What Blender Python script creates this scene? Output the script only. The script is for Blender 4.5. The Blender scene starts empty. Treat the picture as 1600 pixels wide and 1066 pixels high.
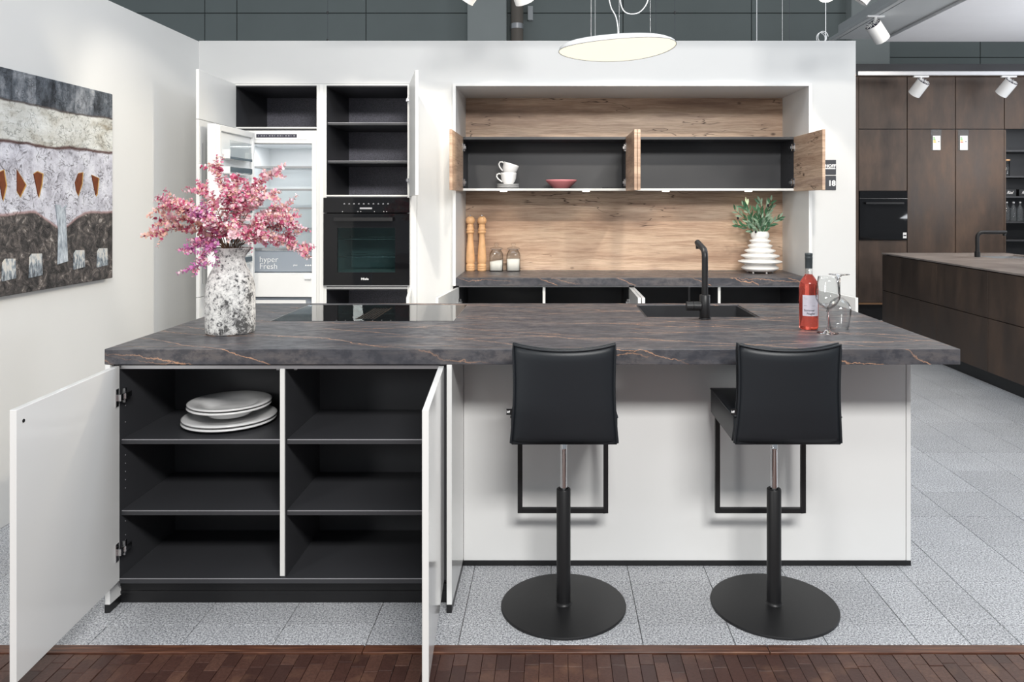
import bpy, bmesh, math, random
from mathutils import Vector, Matrix

random.seed(7)
SC = bpy.context.scene
COL = SC.collection
PI = math.pi

# ------------------------------------------------------------------ camera
# The photograph is an architectural shot: level camera with a shifted lens.
EYE = 1.457
cam_d = bpy.data.cameras.new('camera')
cam = bpy.data.objects.new('camera', cam_d)
COL.objects.link(cam)
cam.location = (0, 0, EYE)
cam.rotation_euler = (PI / 2, 0, 0)
cam_d.sensor_width = 36.0
cam_d.lens = 1202 / 1600 * 36.0
cam_d.shift_x = -65 / 1600
cam_d.shift_y = -216 / 1600
cam_d.clip_end = 60
SC.camera = cam

# ------------------------------------------------------------------ world, exposure
SC.view_settings.view_transform = 'Standard'
SC.view_settings.look = 'None'
SC.view_settings.gamma = 1.0
SC.view_settings.use_curve_mapping = False
SC.view_settings.exposure = 0.18
world = bpy.data.worlds.new('hall_light')
SC.world = world
world.use_nodes = True
world.node_tree.nodes['Background'].inputs[0].default_value = (0.86, 0.93, 1.0, 1)
world.node_tree.nodes['Background'].inputs[1].default_value = 0.30


def add_light(name, kind, loc, target, energy, color=(1, 1, 1), size=0.1, size_y=None, cone=None, blend=0.2):
    ld = bpy.data.lights.new(name, kind)
    ld.energy = energy
    ld.color = color
    if kind == 'AREA':
        ld.size = size
        if size_y:
            ld.shape = 'RECTANGLE'
            ld.size_y = size_y
    else:
        ld.shadow_soft_size = size
    if kind == 'SPOT':
        ld.spot_size = math.radians(cone)
        ld.spot_blend = blend
    o = bpy.data.objects.new(name, ld)
    COL.objects.link(o)
    o.location = loc
    d = Vector(target) - Vector(loc)
    o.rotation_euler = d.to_track_quat('-Z', 'Y').to_euler()
    return o


WARM = (1.0, 0.93, 0.82)
COOL = (0.93, 0.96, 1.0)
# ceiling luminaires of the hall
add_light('hall_luminaire', 'AREA', (0.9, -1.3, 3.75), (0.5, 3.2, 0.4), 225, (1, 0.985, 0.96), 1.9, 0.6)
add_light('hall_luminaire', 'AREA', (-0.2, 3.4, 4.4), (-0.2, 3.4, 0), 48, COOL, 4.2, 1.2)
add_light('hall_luminaire', 'AREA', (3.6, 3.6, 4.3), (2.6, 3.4, 0), 52, (0.82, 0.91, 1.0), 1.2, 2.6)
add_light('studio_softbox', 'AREA', (-3.3, -1.2, 2.1), (-0.6, 3.4, 0.9), 40, (1, 0.98, 0.95), 0.7, 0.7)
# track spots that wash the partition wall; their cones end just above the cabinets
for sx, se in ((-2.05, 90), (-1.25, 125), (-0.45, 85), (0.45, 120), (1.2, 115), (1.9, 52)):
    add_light('wall_wash_spot', 'SPOT', (sx + 0.25, 3.0, 3.3), (sx, 5.36, 1.15), se, WARM, 0.05, cone=41, blend=0.14)
add_light('left_wall_spot', 'SPOT', (0.9, 4.75, 3.0), (-2.47, 3.9, 0.55), 150, (1.0, 0.88, 0.68), 0.06, cone=54, blend=0.5)
# spots over the dark kitchen behind
for sx in (4.75, 5.3):
    add_light('far_spot', 'SPOT', (sx, 8.3, 2.75), (sx + 0.1, 9.5, 1.45), 34, (1, 0.86, 0.7), 0.05, cone=62, blend=0.8)
add_light('soffit_fill', 'AREA', (7.2, 6.4, 1.9), (6.4, 6.4, 3.4), 150, COOL, 1.0, 3.0)  # unseen fill from below, added to brighten the white soffit
add_light('far_fill', 'AREA', (4.2, 7.0, 3.3), (4.0, 7.2, 0), 38, WARM, 1.2, 2.2)

# ------------------------------------------------------------------ node helpers


def lin(r, g, b):
    f = lambda c: (c / 255 / 12.92) if c / 255 <= 0.04045 else ((c / 255 + 0.055) / 1.055) ** 2.4
    return (f(r), f(g), f(b), 1)


def new_mat(name, color=(0.8, 0.8, 0.8), rough=0.5, metal=0.0, spec=0.5, trans=0.0, ior=1.45, emit=None, estr=0.0, coat=0.0, sheen=0.0, alpha=1.0):
    m = bpy.data.materials.new(name)
    m.use_nodes = True
    b = m.node_tree.nodes['Principled BSDF']
    b.inputs['Base Color'].default_value = (*color[:3], 1)
    b.inputs['Roughness'].default_value = rough
    b.inputs['Metallic'].default_value = metal
    b.inputs['Specular IOR Level'].default_value = spec
    b.inputs['Transmission Weight'].default_value = trans
    b.inputs['IOR'].default_value = ior
    b.inputs['Coat Weight'].default_value = coat
    b.inputs['Sheen Weight'].default_value = sheen
    b.inputs['Alpha'].default_value = alpha
    if emit:
        b.inputs['Emission Color'].default_value = (*emit[:3], 1)
        b.inputs['Emission Strength'].default_value = estr
    return m


class NT:
    """tiny node-tree writer"""

    def __init__(s, m):
        s.t = m.node_tree
        s.b = s.t.nodes['Principled BSDF']

    def n(s, kind, **kw):
        nd = s.t.nodes.new(kind)
        for k, v in kw.items():
            setattr(nd, k, v)
        return nd

    def link(s, a, b):
        s.t.links.new(a, b)

    def pos(s):
        return s.n('ShaderNodeNewGeometry').outputs['Position']

    def obj(s):
        return s.n('ShaderNodeTexCoord').outputs['Object']

    def rand(s):
        return s.n('ShaderNodeObjectInfo').outputs['Random']

    def map(s, vec, scale=(1, 1, 1), loc=(0, 0, 0), rot=(0, 0, 0)):
        m = s.n('ShaderNodeMapping')
        s.link(vec, m.inputs['Vector'])
        m.inputs['Scale'].default_value = scale
        m.inputs['Location'].default_value = loc
        m.inputs['Rotation'].default_value = rot
        return m.outputs[0]

    def noise(s, vec, scale, detail=4, rough=0.55, dist=0.0):
        nd = s.n('ShaderNodeTexNoise')
        s.link(vec, nd.inputs['Vector'])
        nd.inputs['Scale'].default_value = scale
        nd.inputs['Detail'].default_value = detail
        nd.inputs['Roughness'].default_value = rough
        nd.inputs['Distortion'].default_value = dist
        return nd.outputs['Fac']

    def voronoi(s, vec, scale, feature='F1'):
        nd = s.n('ShaderNodeTexVoronoi', feature=feature)
        s.link(vec, nd.inputs['Vector'])
        nd.inputs['Scale'].default_value = scale
        return nd.outputs['Distance']

    def ramp(s, fac, stops, interp='LINEAR'):
        nd = s.n('ShaderNodeValToRGB')
        nd.color_ramp.interpolation = interp
        els = nd.color_ramp.elements
        while len(els) < len(stops):
            els.new(0.5)
        for e, (p, c) in zip(els, stops):
            e.position = p
            e.color = (*c[:3], 1) if isinstance(c, tuple) else (c, c, c, 1)
        s.link(fac, nd.inputs[0])
        return nd.outputs[0]

    def math(s, op, a, b=0.0, c=None):
        nd = s.n('ShaderNodeMath', operation=op)
        for i, v in enumerate((a, b) if c is None else (a, b, c)):
            if isinstance(v, (int, float)):
                nd.inputs[i].default_value = v
            else:
                s.link(v, nd.inputs[i])
        return nd.outputs[0]

    def mix(s, fac, a, b, mode='MIX'):
        nd = s.n('ShaderNodeMix', data_type='RGBA', blend_type=mode)
        for sock, v in ((nd.inputs[0], fac), (nd.inputs[6], a), (nd.inputs[7], b)):
            if isinstance(v, (int, float)):
                sock.default_value = v
            elif isinstance(v, tuple):
                sock.default_value = v if len(v) == 4 else (*v, 1)
            else:
                s.link(v, sock)
        return nd.outputs[2]

    def sep(s, vec):
        nd = s.n('ShaderNodeSeparateXYZ')
        s.link(vec, nd.inputs[0])
        return nd.outputs

    def comb(s, x, y, z):
        nd = s.n('ShaderNodeCombineXYZ')
        for i, v in enumerate((x, y, z)):
            if isinstance(v, (int, float)):
                nd.inputs[i].default_value = v
            else:
                s.link(v, nd.inputs[i])
        return nd.outputs[0]

    def color(s, c):
        s.link(c, s.b.inputs['Base Color'])

    def rough(s, c):
        s.link(c, s.b.inputs['Roughness'])

    def bump(s, h, strength=0.3, dist=0.002):
        nd = s.n('ShaderNodeBump')
        nd.inputs['Strength'].default_value = strength
        nd.inputs['Distance'].default_value = dist
        s.link(h, nd.inputs['Height'])
        s.link(nd.outputs[0], s.b.inputs['Normal'])


M = {}


def line_mask(n, fac, width):
    """1 on the thin contour fac = 0.5"""
    return n.ramp(n.math('ABSOLUTE', n.math('SUBTRACT', fac, 0.5)), [(0.0, 1.0), (width, 0.0)])


def plain(name, *a, var=0.04, vscale=3.0, bump=0.0, **k):
    """plain coloured surface with a faint procedural tone variation"""
    m = new_mat(name, *a, **k)
    n = NT(m)
    c = m.node_tree.nodes['Principled BSDF'].inputs['Base Color'].default_value[:]
    f = n.noise(n.pos(), vscale, 3)
    lo = tuple(x * (1 - var) for x in c[:3]) + (1,)
    hi = tuple(min(1, x * (1 + var)) for x in c[:3]) + (1,)
    n.color(n.mix(f, lo, hi))
    if bump:
        n.bump(n.noise(n.pos(), 220, 3), bump, 0.001)
    M[name] = m
    return m


plain('wall_paint', (0.70, 0.70, 0.69), 0.55, var=0.015)
plain('white_lacquer', (0.80, 0.80, 0.79), 0.10, var=0.01)
plain('white_matt', (0.78, 0.78, 0.77), 0.4, var=0.01)
plain('edge_white', (0.74, 0.74, 0.72), 0.4, var=0.01)
plain('anthracite', (0.044, 0.045, 0.050), 0.42, var=0.08)
plain('aluminium', (0.55, 0.55, 0.56), 0.35, metal=0.9)
plain('chrome', (0.75, 0.75, 0.76), 0.15, metal=1.0)
plain('steel_dark', (0.22, 0.21, 0.2), 0.25, metal=1.0)
plain('black_metal', (0.012, 0.012, 0.013), 0.42)
plain('black_plastic', (0.01, 0.01, 0.011), 0.35)
plain('black_gloss', (0.006, 0.006, 0.007), 0.04)
plain('cook_glass', (0.008, 0.008, 0.009), 0.03)
plain('sink_composite', (0.022, 0.023, 0.026), 0.5, var=0.5, vscale=400)
plain('leather', (0.013, 0.016, 0.020), 0.44, bump=0.15)
plain('porcelain', (0.82, 0.82, 0.82), 0.12, var=0.01)
plain('ceramic_white', (0.82, 0.81, 0.79), 0.5, var=0.015)
plain('pink_glaze', lin(222, 140, 144)[:3], 0.3)
plain('flour', (0.85, 0.83, 0.78), 0.9)
plain('liner', (0.84, 0.855, 0.865), 0.3, var=0.01)
plain('fridge_white', (0.84, 0.84, 0.83), 0.3, var=0.01)
plain('rack_dark', (0.07, 0.10, 0.12), 0.15)
plain('print_white', (0.85, 0.85, 0.85), 0.5)
plain('print_grey', (0.35, 0.35, 0.37), 0.5)
plain('print_dark', (0.03, 0.03, 0.05), 0.5)
plain('sign_slate', (0.055, 0.058, 0.068), 0.5)
plain('bronze_trim', (0.42, 0.24, 0.13), 0.35, metal=0.7)
plain('soffit_white', (0.85, 0.85, 0.87), 0.6)
plain('soffit_grey', (0.48, 0.50, 0.51), 0.6)
plain('hall_green', (0.19, 0.22, 0.217), 0.6, var=0.12, vscale=1.2)
plain('hall_green_light', (0.34, 0.37, 0.365), 0.6, var=0.05)
plain('hall_joint', (0.06, 0.07, 0.07), 0.7)
plain('pipe_brown', (0.16, 0.14, 0.12), 0.5)
plain('grout', (0.20, 0.20, 0.205), 0.9, var=0.2, vscale=20)
plain('leaf_olive', lin(62, 104, 74)[:3], 0.45, var=0.25, vscale=40)
plain('leaf_sage', lin(140, 166, 142)[:3], 0.5, var=0.15, vscale=40)
plain('stem_brown', lin(96, 72, 52)[:3], 0.6)
plain('olive_fruit', (0.012, 0.01, 0.014), 0.25)
plain('petal_deep', lin(196, 84, 122)[:3], 0.55, var=0.3, vscale=30)
plain('petal_rose', lin(230, 148, 174)[:3], 0.55, var=0.2, vscale=30)
plain('petal_light', lin(250, 216, 222)[:3], 0.55, var=0.12, vscale=30)
plain('petal_peach', lin(246, 200, 184)[:3], 0.55, var=0.15, vscale=30)
plain('petal_lilac', lin(214, 134, 192)[:3], 0.55, var=0.2, vscale=30)
plain('capsule', (0.05, 0.06, 0.065), 0.4, metal=0.3)
plain('paper_label', (0.58, 0.55, 0.62), 0.6, var=0.12, vscale=40)
plain('rust', lin(106, 50, 16)[:3], 0.6, var=0.5, vscale=40)
plain('ochre', lin(190, 150, 80)[:3], 0.6, var=0.3, vscale=30)
plain('beech', lin(230, 182, 134)[:3], 0.45, var=0.2, vscale=18)
plain('lamp_shell', (0.82, 0.82, 0.82), 0.25)
plain('label_yellow', lin(225, 190, 70)[:3], 0.6)
plain('label_green', lin(120, 190, 110)[:3], 0.6)
plain('label_red', lin(215, 120, 100)[:3], 0.6)
M['lamp_glow'] = new_mat('lamp_glow', (0.9, 0.88, 0.8), 0.4, emit=(1.0, 0.95, 0.76), estr=0.80)
M['spot_glow'] = new_mat('spot_glow', (0.9, 0.88, 0.8), 0.4, emit=(1.0, 0.95, 0.85), estr=6)


def thin_glass(name, tint, rough=0.0, ior=1.35, veil=0.0, veil_col=(0.8, 0.85, 0.9)):
    """clear pane or thin-walled glass: tinted transparency under a Fresnel reflection, optional milky veil"""
    m = M[name] = bpy.data.materials.new(name)
    m.use_nodes = True
    t = m.node_tree
    t.nodes.remove(t.nodes['Principled BSDF'])
    out = t.nodes['Material Output']
    tr = t.nodes.new('ShaderNodeBsdfTransparent')
    gl = t.nodes.new('ShaderNodeBsdfGlossy')
    gl.inputs['Roughness'].default_value = rough
    lw = t.nodes.new('ShaderNodeLayerWeight')
    lw.inputs['Blend'].default_value = 0.5
    pw_ = t.nodes.new('ShaderNodeMath')
    pw_.operation = 'POWER'
    t.links.new(lw.outputs['Facing'], pw_.inputs[0])
    pw_.inputs[1].default_value = 3.5
    fr = t.nodes.new('ShaderNodeMath')
    fr.operation = 'MULTIPLY_ADD'
    t.links.new(pw_.outputs[0], fr.inputs[0])
    r0 = ((ior - 1) / (ior + 1)) ** 2
    fr.inputs[1].default_value = 0.6
    fr.inputs[2].default_value = r0
    nz = t.nodes.new('ShaderNodeTexNoise')
    nz.inputs['Scale'].default_value = 9
    bp_ = t.nodes.new('ShaderNodeBump')
    bp_.inputs['Strength'].default_value = 0.03
    bp_.inputs['Distance'].default_value = 0.001
    t.links.new(nz.outputs[0], bp_.inputs['Height'])
    t.links.new(bp_.outputs[0], gl.inputs['Normal'])
    rp = t.nodes.new('ShaderNodeValToRGB')
    rp.color_ramp.elements[0].color = (*tint, 1)
    rp.color_ramp.elements[0].position = 0.45
    rp.color_ramp.elements[1].color = (*[c * 0.52 for c in tint], 1)
    t.links.new(lw.outputs['Facing'], rp.inputs[0])
    t.links.new(rp.outputs[0], tr.inputs[0])
    last = tr
    if veil:
        df = t.nodes.new('ShaderNodeBsdfDiffuse')
        df.inputs[0].default_value = (*veil_col, 1)
        mx = t.nodes.new('ShaderNodeMixShader')
        mx.inputs[0].default_value = veil
        t.links.new(tr.outputs[0], mx.inputs[1])
        t.links.new(df.outputs[0], mx.inputs[2])
        last = mx
    mx = t.nodes.new('ShaderNodeMixShader')
    t.links.new(fr.outputs[0], mx.inputs[0])
    t.links.new(last.outputs[0], mx.inputs[1])
    t.links.new(gl.outputs[0], mx.inputs[2])
    t.links.new(mx.outputs[0], out.inputs[0])


thin_glass('glass', (0.97, 0.975, 0.975), 0.0, 1.5)
thin_glass('rack_glass', (0.93, 0.955, 0.965), 0.05, 1.3, 0.05)
thin_glass('drawer_glass', (0.6, 0.66, 0.72), 0.15, 1.3, 0.45, (0.62, 0.68, 0.76))
thin_glass('oven_glass', (0.50, 0.60, 0.60), 0.0, 1.35)
M['rose_wine'] = new_mat('rose_wine', (0.95, 0.20, 0.15), 0.02, trans=0.84, ior=1.25)
M['solid_glass'] = new_mat('solid_glass', (1, 1, 1), 0.0, trans=1.0, ior=1.45)
for k in ('rose_wine', 'solid_glass', 'lamp_glow', 'spot_glow'):
    n = NT(M[k])   # faint waviness so that every surface is procedural
    n.bump(n.noise(n.pos(), 6, 1), 0.02, 0.001)

# worktop: dark laminate in a brown-grey stone look with rust coloured veins
m = M['worktop'] = new_mat('worktop', rough=0.36)
n = NT(m)
p = n.pos()
q = n.sep(p)
s1 = n.noise(n.map(p, (1.1, 6.0, 5.0)), 2.6, 7, 0.62)
s2 = n.noise(n.map(p, (1.0, 2.0, 1.3), (4, 1, 2)), 17, 6, 0.68)
s3 = n.noise(n.map(p, (3.0, 22.0, 12.0), (1, 1, 2)), 4, 4, 0.6)
base = n.ramp(s1, [(0.30, (0.042, 0.044, 0.053)), (0.50, (0.080, 0.080, 0.090)), (0.70, (0.140, 0.124, 0.120))])
base = n.mix(n.ramp(s2, [(0.45, 0.0), (0.58, 0.75)]), base, (0.036, 0.038, 0.048, 1))
base = n.mix(n.ramp(s3, [(0.50, 0.0), (0.72, 0.30)]), base, (0.18, 0.155, 0.145, 1))


def vein(ay, ax, az, shift, wscale, wamp, width, kseed, k0, k1):
    warp = n.math('ADD', n.noise(n.map(p, (1, 1, 1), (shift, shift * 2, 3)), wscale, 2, 0.5), n.math('MULTIPLY', n.noise(n.map(p, (1, 1, 1), (shift, 5, 3)), 17, 5, 0.68), 0.20))
    s_ = n.math('ADD', n.math('ADD', n.math('MULTIPLY', q[1], ay), n.math('MULTIPLY', q[0], ax)), n.math('ADD', n.math('MULTIPLY', q[2], az), n.math('ADD', n.math('MULTIPLY', warp, wamp), shift)))
    d_ = n.math('ABSOLUTE', n.math('SUBTRACT', n.math('FRACT', s_), 0.5))
    fld = n.math('ADD', n.noise(n.map(p, (1, 1, 1), (kseed, 2, 7)), 2.1, 2), n.math('MULTIPLY', n.math('MAXIMUM', q[0], -0.5), 0.055))
    return n.math('MULTIPLY', n.ramp(d_, [(0.0, 1.0), (width * 0.4, 0.85), (width, 0.0)]), n.ramp(fld, [(k0, 0.0), (k1, 1.0)]))


veins = n.math('MAXIMUM', vein(2.6, 0.80, 3.0, 0.31, 1.3, 0.9, 0.010, 5, 0.38, 0.54),
               n.math('MAXIMUM', vein(3.6, 1.7, 4.6, 4.7, 1.6, 0.9, 0.012, 11, 0.42, 0.56),
                      n.math('MAXIMUM', vein(3.2, -0.5, -3.0, 8.2, 1.5, 0.8, 0.009, 3, 0.44, 0.58), vein(5.2, 0.5, 6.0, 2.9, 1.9, 1.1, 0.011, 17, 0.46, 0.58))))
n.color(n.mix(n.math('MULTIPLY', veins, 0.85), base, lin(202, 156, 124)))
n.rough(n.ramp(s2, [(0.3, 0.30), (0.7, 0.46)]))
n.bump(s2, 0.12, 0.001)

# oak: brushed rustic oak veneer, grain running sideways, knots and cracks
m = M['oak'] = new_mat('oak', rough=0.45)
n = NT(m)
q = n.sep(n.pos())
u = n.math('ADD', q[0], q[1])
p = n.comb(u, 0.0, q[2])
wv = n.noise(n.map(p, (0.8, 1, 2.2)), 1.6, 3)
pw = n.comb(u, n.math('MULTIPLY', wv, 0.35), n.math('ADD', q[2], n.math('MULTIPLY', wv, 0.06)))
g1 = n.noise(n.map(pw, (0.5, 1, 4.2)), 1.7, 6, 0.58)
g2 = n.noise(n.map(pw, (2.2, 1, 75)), 3.0, 5, 0.72)
base = n.ramp(g1, [(0.30, lin(140, 114, 98)), (0.44, lin(190, 161, 138)), (0.58, lin(214, 188, 164)), (0.70, lin(176, 150, 134))])
g3 = n.noise(n.map(pw, (1.6, 1, 34), (3, 0, 5)), 2.2, 5, 0.65)
base = n.mix(n.ramp(g3, [(0.36, 0.45), (0.50, 0.0)]), base, lin(140, 108, 88))
base = n.mix(n.ramp(g2, [(0.38, 0.38), (0.56, 0.0)]), base, lin(134, 100, 76))
crack = n.math('MULTIPLY', line_mask(n, n.noise(n.map(pw, (0.6, 1, 5.5), (2.5, 0, 1.2)), 1.7, 3, 0.6), 0.0065),
               n.ramp(n.noise(n.map(p, (1, 1, 1.5), (7, 0, 3)), 2.6, 1), [(0.50, 0.0), (0.56, 1.0)]))
knot = n.ramp(n.math('ADD', n.voronoi(n.map(p, (1.0, 0, 1.7), (0.3, 0, 0.4)), 3.4), n.math('MULTIPLY', n.math('SUBTRACT', g2, 0.5), 0.05)), [(0.035, 1.0), (0.085, 0.0)])
n.color(n.mix(n.math('MAXIMUM', crack, n.math('MULTIPLY', knot, 0.8)), base, lin(70, 46, 32)))
n.bump(g2, 0.25, 0.0015)

# granite floor tiles
m = M['granite'] = new_mat('granite', rough=0.5)
n = NT(m)
p = n.pos()
a = n.noise(p, 150, 3, 0.75)
b = n.noise(n.map(p, (1, 1, 1), (3, 5, 1)), 260, 2, 0.6)
c = n.ramp(a, [(0.36, lin(96, 98, 104)), (0.47, lin(184, 186, 192)), (0.60, lin(232, 234, 236))])
c = n.mix(n.ramp(b, [(0.38, 0.9), (0.45, 0.0)]), c, lin(58, 59, 64))
c = n.mix(n.ramp(n.noise(p, 2.2, 3), [(0.35, 0.0), (0.7, 0.22)]), c, lin(120, 122, 128))
tone = n.math('ADD', 0.90, n.math('MULTIPLY', n.rand(), 0.14))
n.color(n.mix(1.0, c, n.comb(tone, tone, tone), 'MULTIPLY'))

# end-grain wood blocks
m = M['wood_block'] = new_mat('wood_block', rough=0.42)
n = NT(m)
p = n.pos()
r = n.rand()
c = n.ramp(r, [(0.0, lin(64, 42, 37)), (0.5, lin(78, 52, 45)), (1.0, lin(94, 66, 56))])
c = n.mix(n.ramp(n.noise(p, 120, 4, 0.7), [(0.4, 0.45), (0.6, 0.0)]), c, lin(46, 27, 22))
c = n.mix(n.ramp(n.noise(p, 9, 4), [(0.55, 0.0), (0.75, 0.35)]), c, lin(140, 104, 80))
n.color(c)
n.bump(n.noise(p, 90, 3), 0.3, 0.002)

m = M['wood_border'] = new_mat('wood_border', rough=0.38)
n = NT(m)
p = n.pos()
g = n.noise(n.map(p, (2, 40, 1)), 3, 5, 0.65)
n.color(n.ramp(g, [(0.3, lin(60, 37, 30)), (0.55, lin(96, 62, 48)), (0.75, lin(132, 92, 68))]))

# dark bronze lacquer of the far kitchen
m = M['bronze_front'] = new_mat('bronze_front', rough=0.42, metal=0.15)
n = NT(m)
p = n.pos()
a = n.noise(n.map(p, (2.4, 2.4, 0.8)), 2.0, 6, 0.62)
n.color(n.ramp(a, [(0.28, lin(62, 53, 48)), (0.5, lin(78, 65, 57)), (0.72, lin(98, 80, 68))]))
n.rough(n.ramp(a, [(0.3, 0.36), (0.7, 0.55)]))

m = M['stone_top'] = new_mat('stone_top', rough=0.3)
n = NT(m)
n.color(n.ramp(n.noise(n.pos(), 5, 6), [(0.3, lin(118, 108, 104)), (0.7, lin(158, 148, 142))]))

# back panels of the tall cabinets: anthracite with a fine fleck, colour raised in place of spot light
m = M['anthracite_fleck_lit'] = new_mat('anthracite_fleck_lit', rough=0.45)
n = NT(m)
n.color(n.ramp(n.noise(n.pos(), 260, 2, 0.7), [(0.38, (0.11, 0.11, 0.13)), (0.62, (0.27, 0.265, 0.32))]))

# weathered vase
m = M['vase_wash'] = new_mat('vase_wash', rough=0.85)
n = NT(m)
p = n.obj()
a = n.noise(n.map(p, (1, 1, 0.7)), 9, 7, 0.7)
b = n.noise(n.map(p, (1, 1, 1), (2, 2, 2)), 70, 4, 0.75)
c = n.ramp(b, [(0.36, lin(70, 70, 74)), (0.47, lin(205, 204, 202)), (0.6, lin(236, 235, 232))])
c = n.mix(n.ramp(n.math('MULTIPLY', a, n.math('ADD', b, 0.5)), [(0.545, 0.0), (0.60, 0.92)]), c, lin(40, 40, 42))
n.color(c)
n.bump(b, 0.5, 0.003)

# painting ground: mixed media on canvas, bands of slate, chalk white and lava grey
m = M['canvas_paint'] = new_mat('canvas_paint', rough=0.7)
n = NT(m)
p = n.pos()
q = n.sep(p)
w = n.noise(n.map(p, (1, 1.6, 2)), 2.4, 4)
fine = n.noise(p, 38, 6, 0.7)
crease = n.math('MULTIPLY', line_mask(n, n.noise(n.map(p, (1, 1, 1.2)), 13, 3, 0.6, 2.2), 0.022), n.ramp(n.noise(n.map(p, (1, 1, 1), (3, 3, 3)), 22, 2), [(0.42, 0.0), (0.55, 1.0)]))
z = n.math('ADD', q[2], n.math('MULTIPLY', n.math('SUBTRACT', w, 0.5), 0.05))
blocks = n.math('FRACT', n.math('MULTIPLY', n.math('FLOOR', n.math('MULTIPLY', n.math('ADD', q[1], n.math('MULTIPLY', w, 0.06)), 6.6)), 0.377))
slate = n.ramp(n.math('ADD', n.math('MULTIPLY', blocks, 0.22), n.noise(n.map(p, (1, 1.5, 1.0)), 9, 7, 0.72)), [(0.42, lin(40, 44, 50)), (0.60, lin(88, 94, 102)), (0.78, lin(150, 154, 160)), (0.9, lin(190, 190, 188))])
chalk = n.ramp(n.noise(n.map(p, (1, 1.2, 3)), 4.5, 6, 0.65), [(0.3, lin(150, 142, 126)), (0.48, lin(204, 204, 198)), (0.7, lin(226, 228, 226))])
lilac = n.ramp(n.noise(p, 11, 6, 0.7), [(0.3, lin(150, 148, 158)), (0.5, lin(200, 200, 210)), (0.7, lin(224, 225, 232))])
lilac = n.mix(n.math('MULTIPLY', crease, 0.8), lilac, lin(92, 82, 84))
lava = n.ramp(n.noise(p, 20, 7, 0.75, 0.8), [(0.36, lin(30, 29, 30)), (0.50, lin(70, 66, 65)), (0.60, lin(112, 104, 100)), (0.68, lin(206, 200, 194))])
# dip of the dark field around the trunk
dip = n.math('MULTIPLY', n.math('SMOOTH_MAX', n.math('SUBTRACT', 1.0, n.math('MULTIPLY', n.math('ABSOLUTE', n.math('SUBTRACT', q[1], 3.80)), 5.5)), 0.0, 0.25), 0.085)
zl = n.math('ADD', z, dip)
c = n.mix(n.ramp(n.math('SUBTRACT', zl, 0.9), [(0.50, 0.0), (0.515, 1.0)]), lava, lilac)
c = n.mix(n.ramp(n.math('SUBTRACT', z, 0.9), [(0.828, 0.0), (0.834, 1.0)]), c, chalk)
c = n.mix(n.ramp(n.math('ABSOLUTE', n.math('SUBTRACT', z, 1.730)), [(0.003, 1.0), (0.011, 0.0)]), c, lin(82, 54, 50))
c = n.mix(n.ramp(n.math('ABSOLUTE', n.math('SUBTRACT', zl, 1.408)), [(0.002, 0.5), (0.009, 0.0)]), c, lin(176, 124, 114))
c = n.mix(n.ramp(n.math('SUBTRACT', z, 1.4), [(0.512, 0.0), (0.517, 1.0)]), c, slate)
c = n.mix(n.ramp(n.math('ABSOLUTE', n.math('SUBTRACT', z, 1.914)), [(0.002, 0.9), (0.007, 0.0)]), c, lin(60, 46, 44))
n.color(c)
n.bump(n.math('ADD', fine, crease), 0.9, 0.006)

m = M['trunk_paint'] = new_mat('trunk_paint', rough=0.6)
n = NT(m)
n.color(n.ramp(n.noise(n.map(n.pos(), (1, 3, 1)), 14, 5, 0.7), [(0.3, lin(96, 106, 118)), (0.55, lin(178, 186, 194)), (0.7, lin(214, 218, 222))]))

m = M['window_paint'] = new_mat('window_paint', rough=0.75)
n = NT(m)
p = n.pos()
zz = n.sep(p)[2]
f = n.math('ADD', n.noise(n.map(p, (1, 4, 1.2)), 22, 6, 0.7), n.math('MULTIPLY', n.math('SUBTRACT', zz, 1.16), 1.6))
n.color(n.ramp(f, [(0.36, lin(84, 88, 94)), (0.48, lin(140, 150, 158)), (0.56, lin(200, 200, 198)), (0.70, lin(206, 198, 186))]))

# ------------------------------------------------------------------ mesh helpers
WL = {}     # world position of every object's origin


def wloc(o):
    return WL.get(o.name, Vector((0, 0, 0))) if o else Vector((0, 0, 0))


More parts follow.
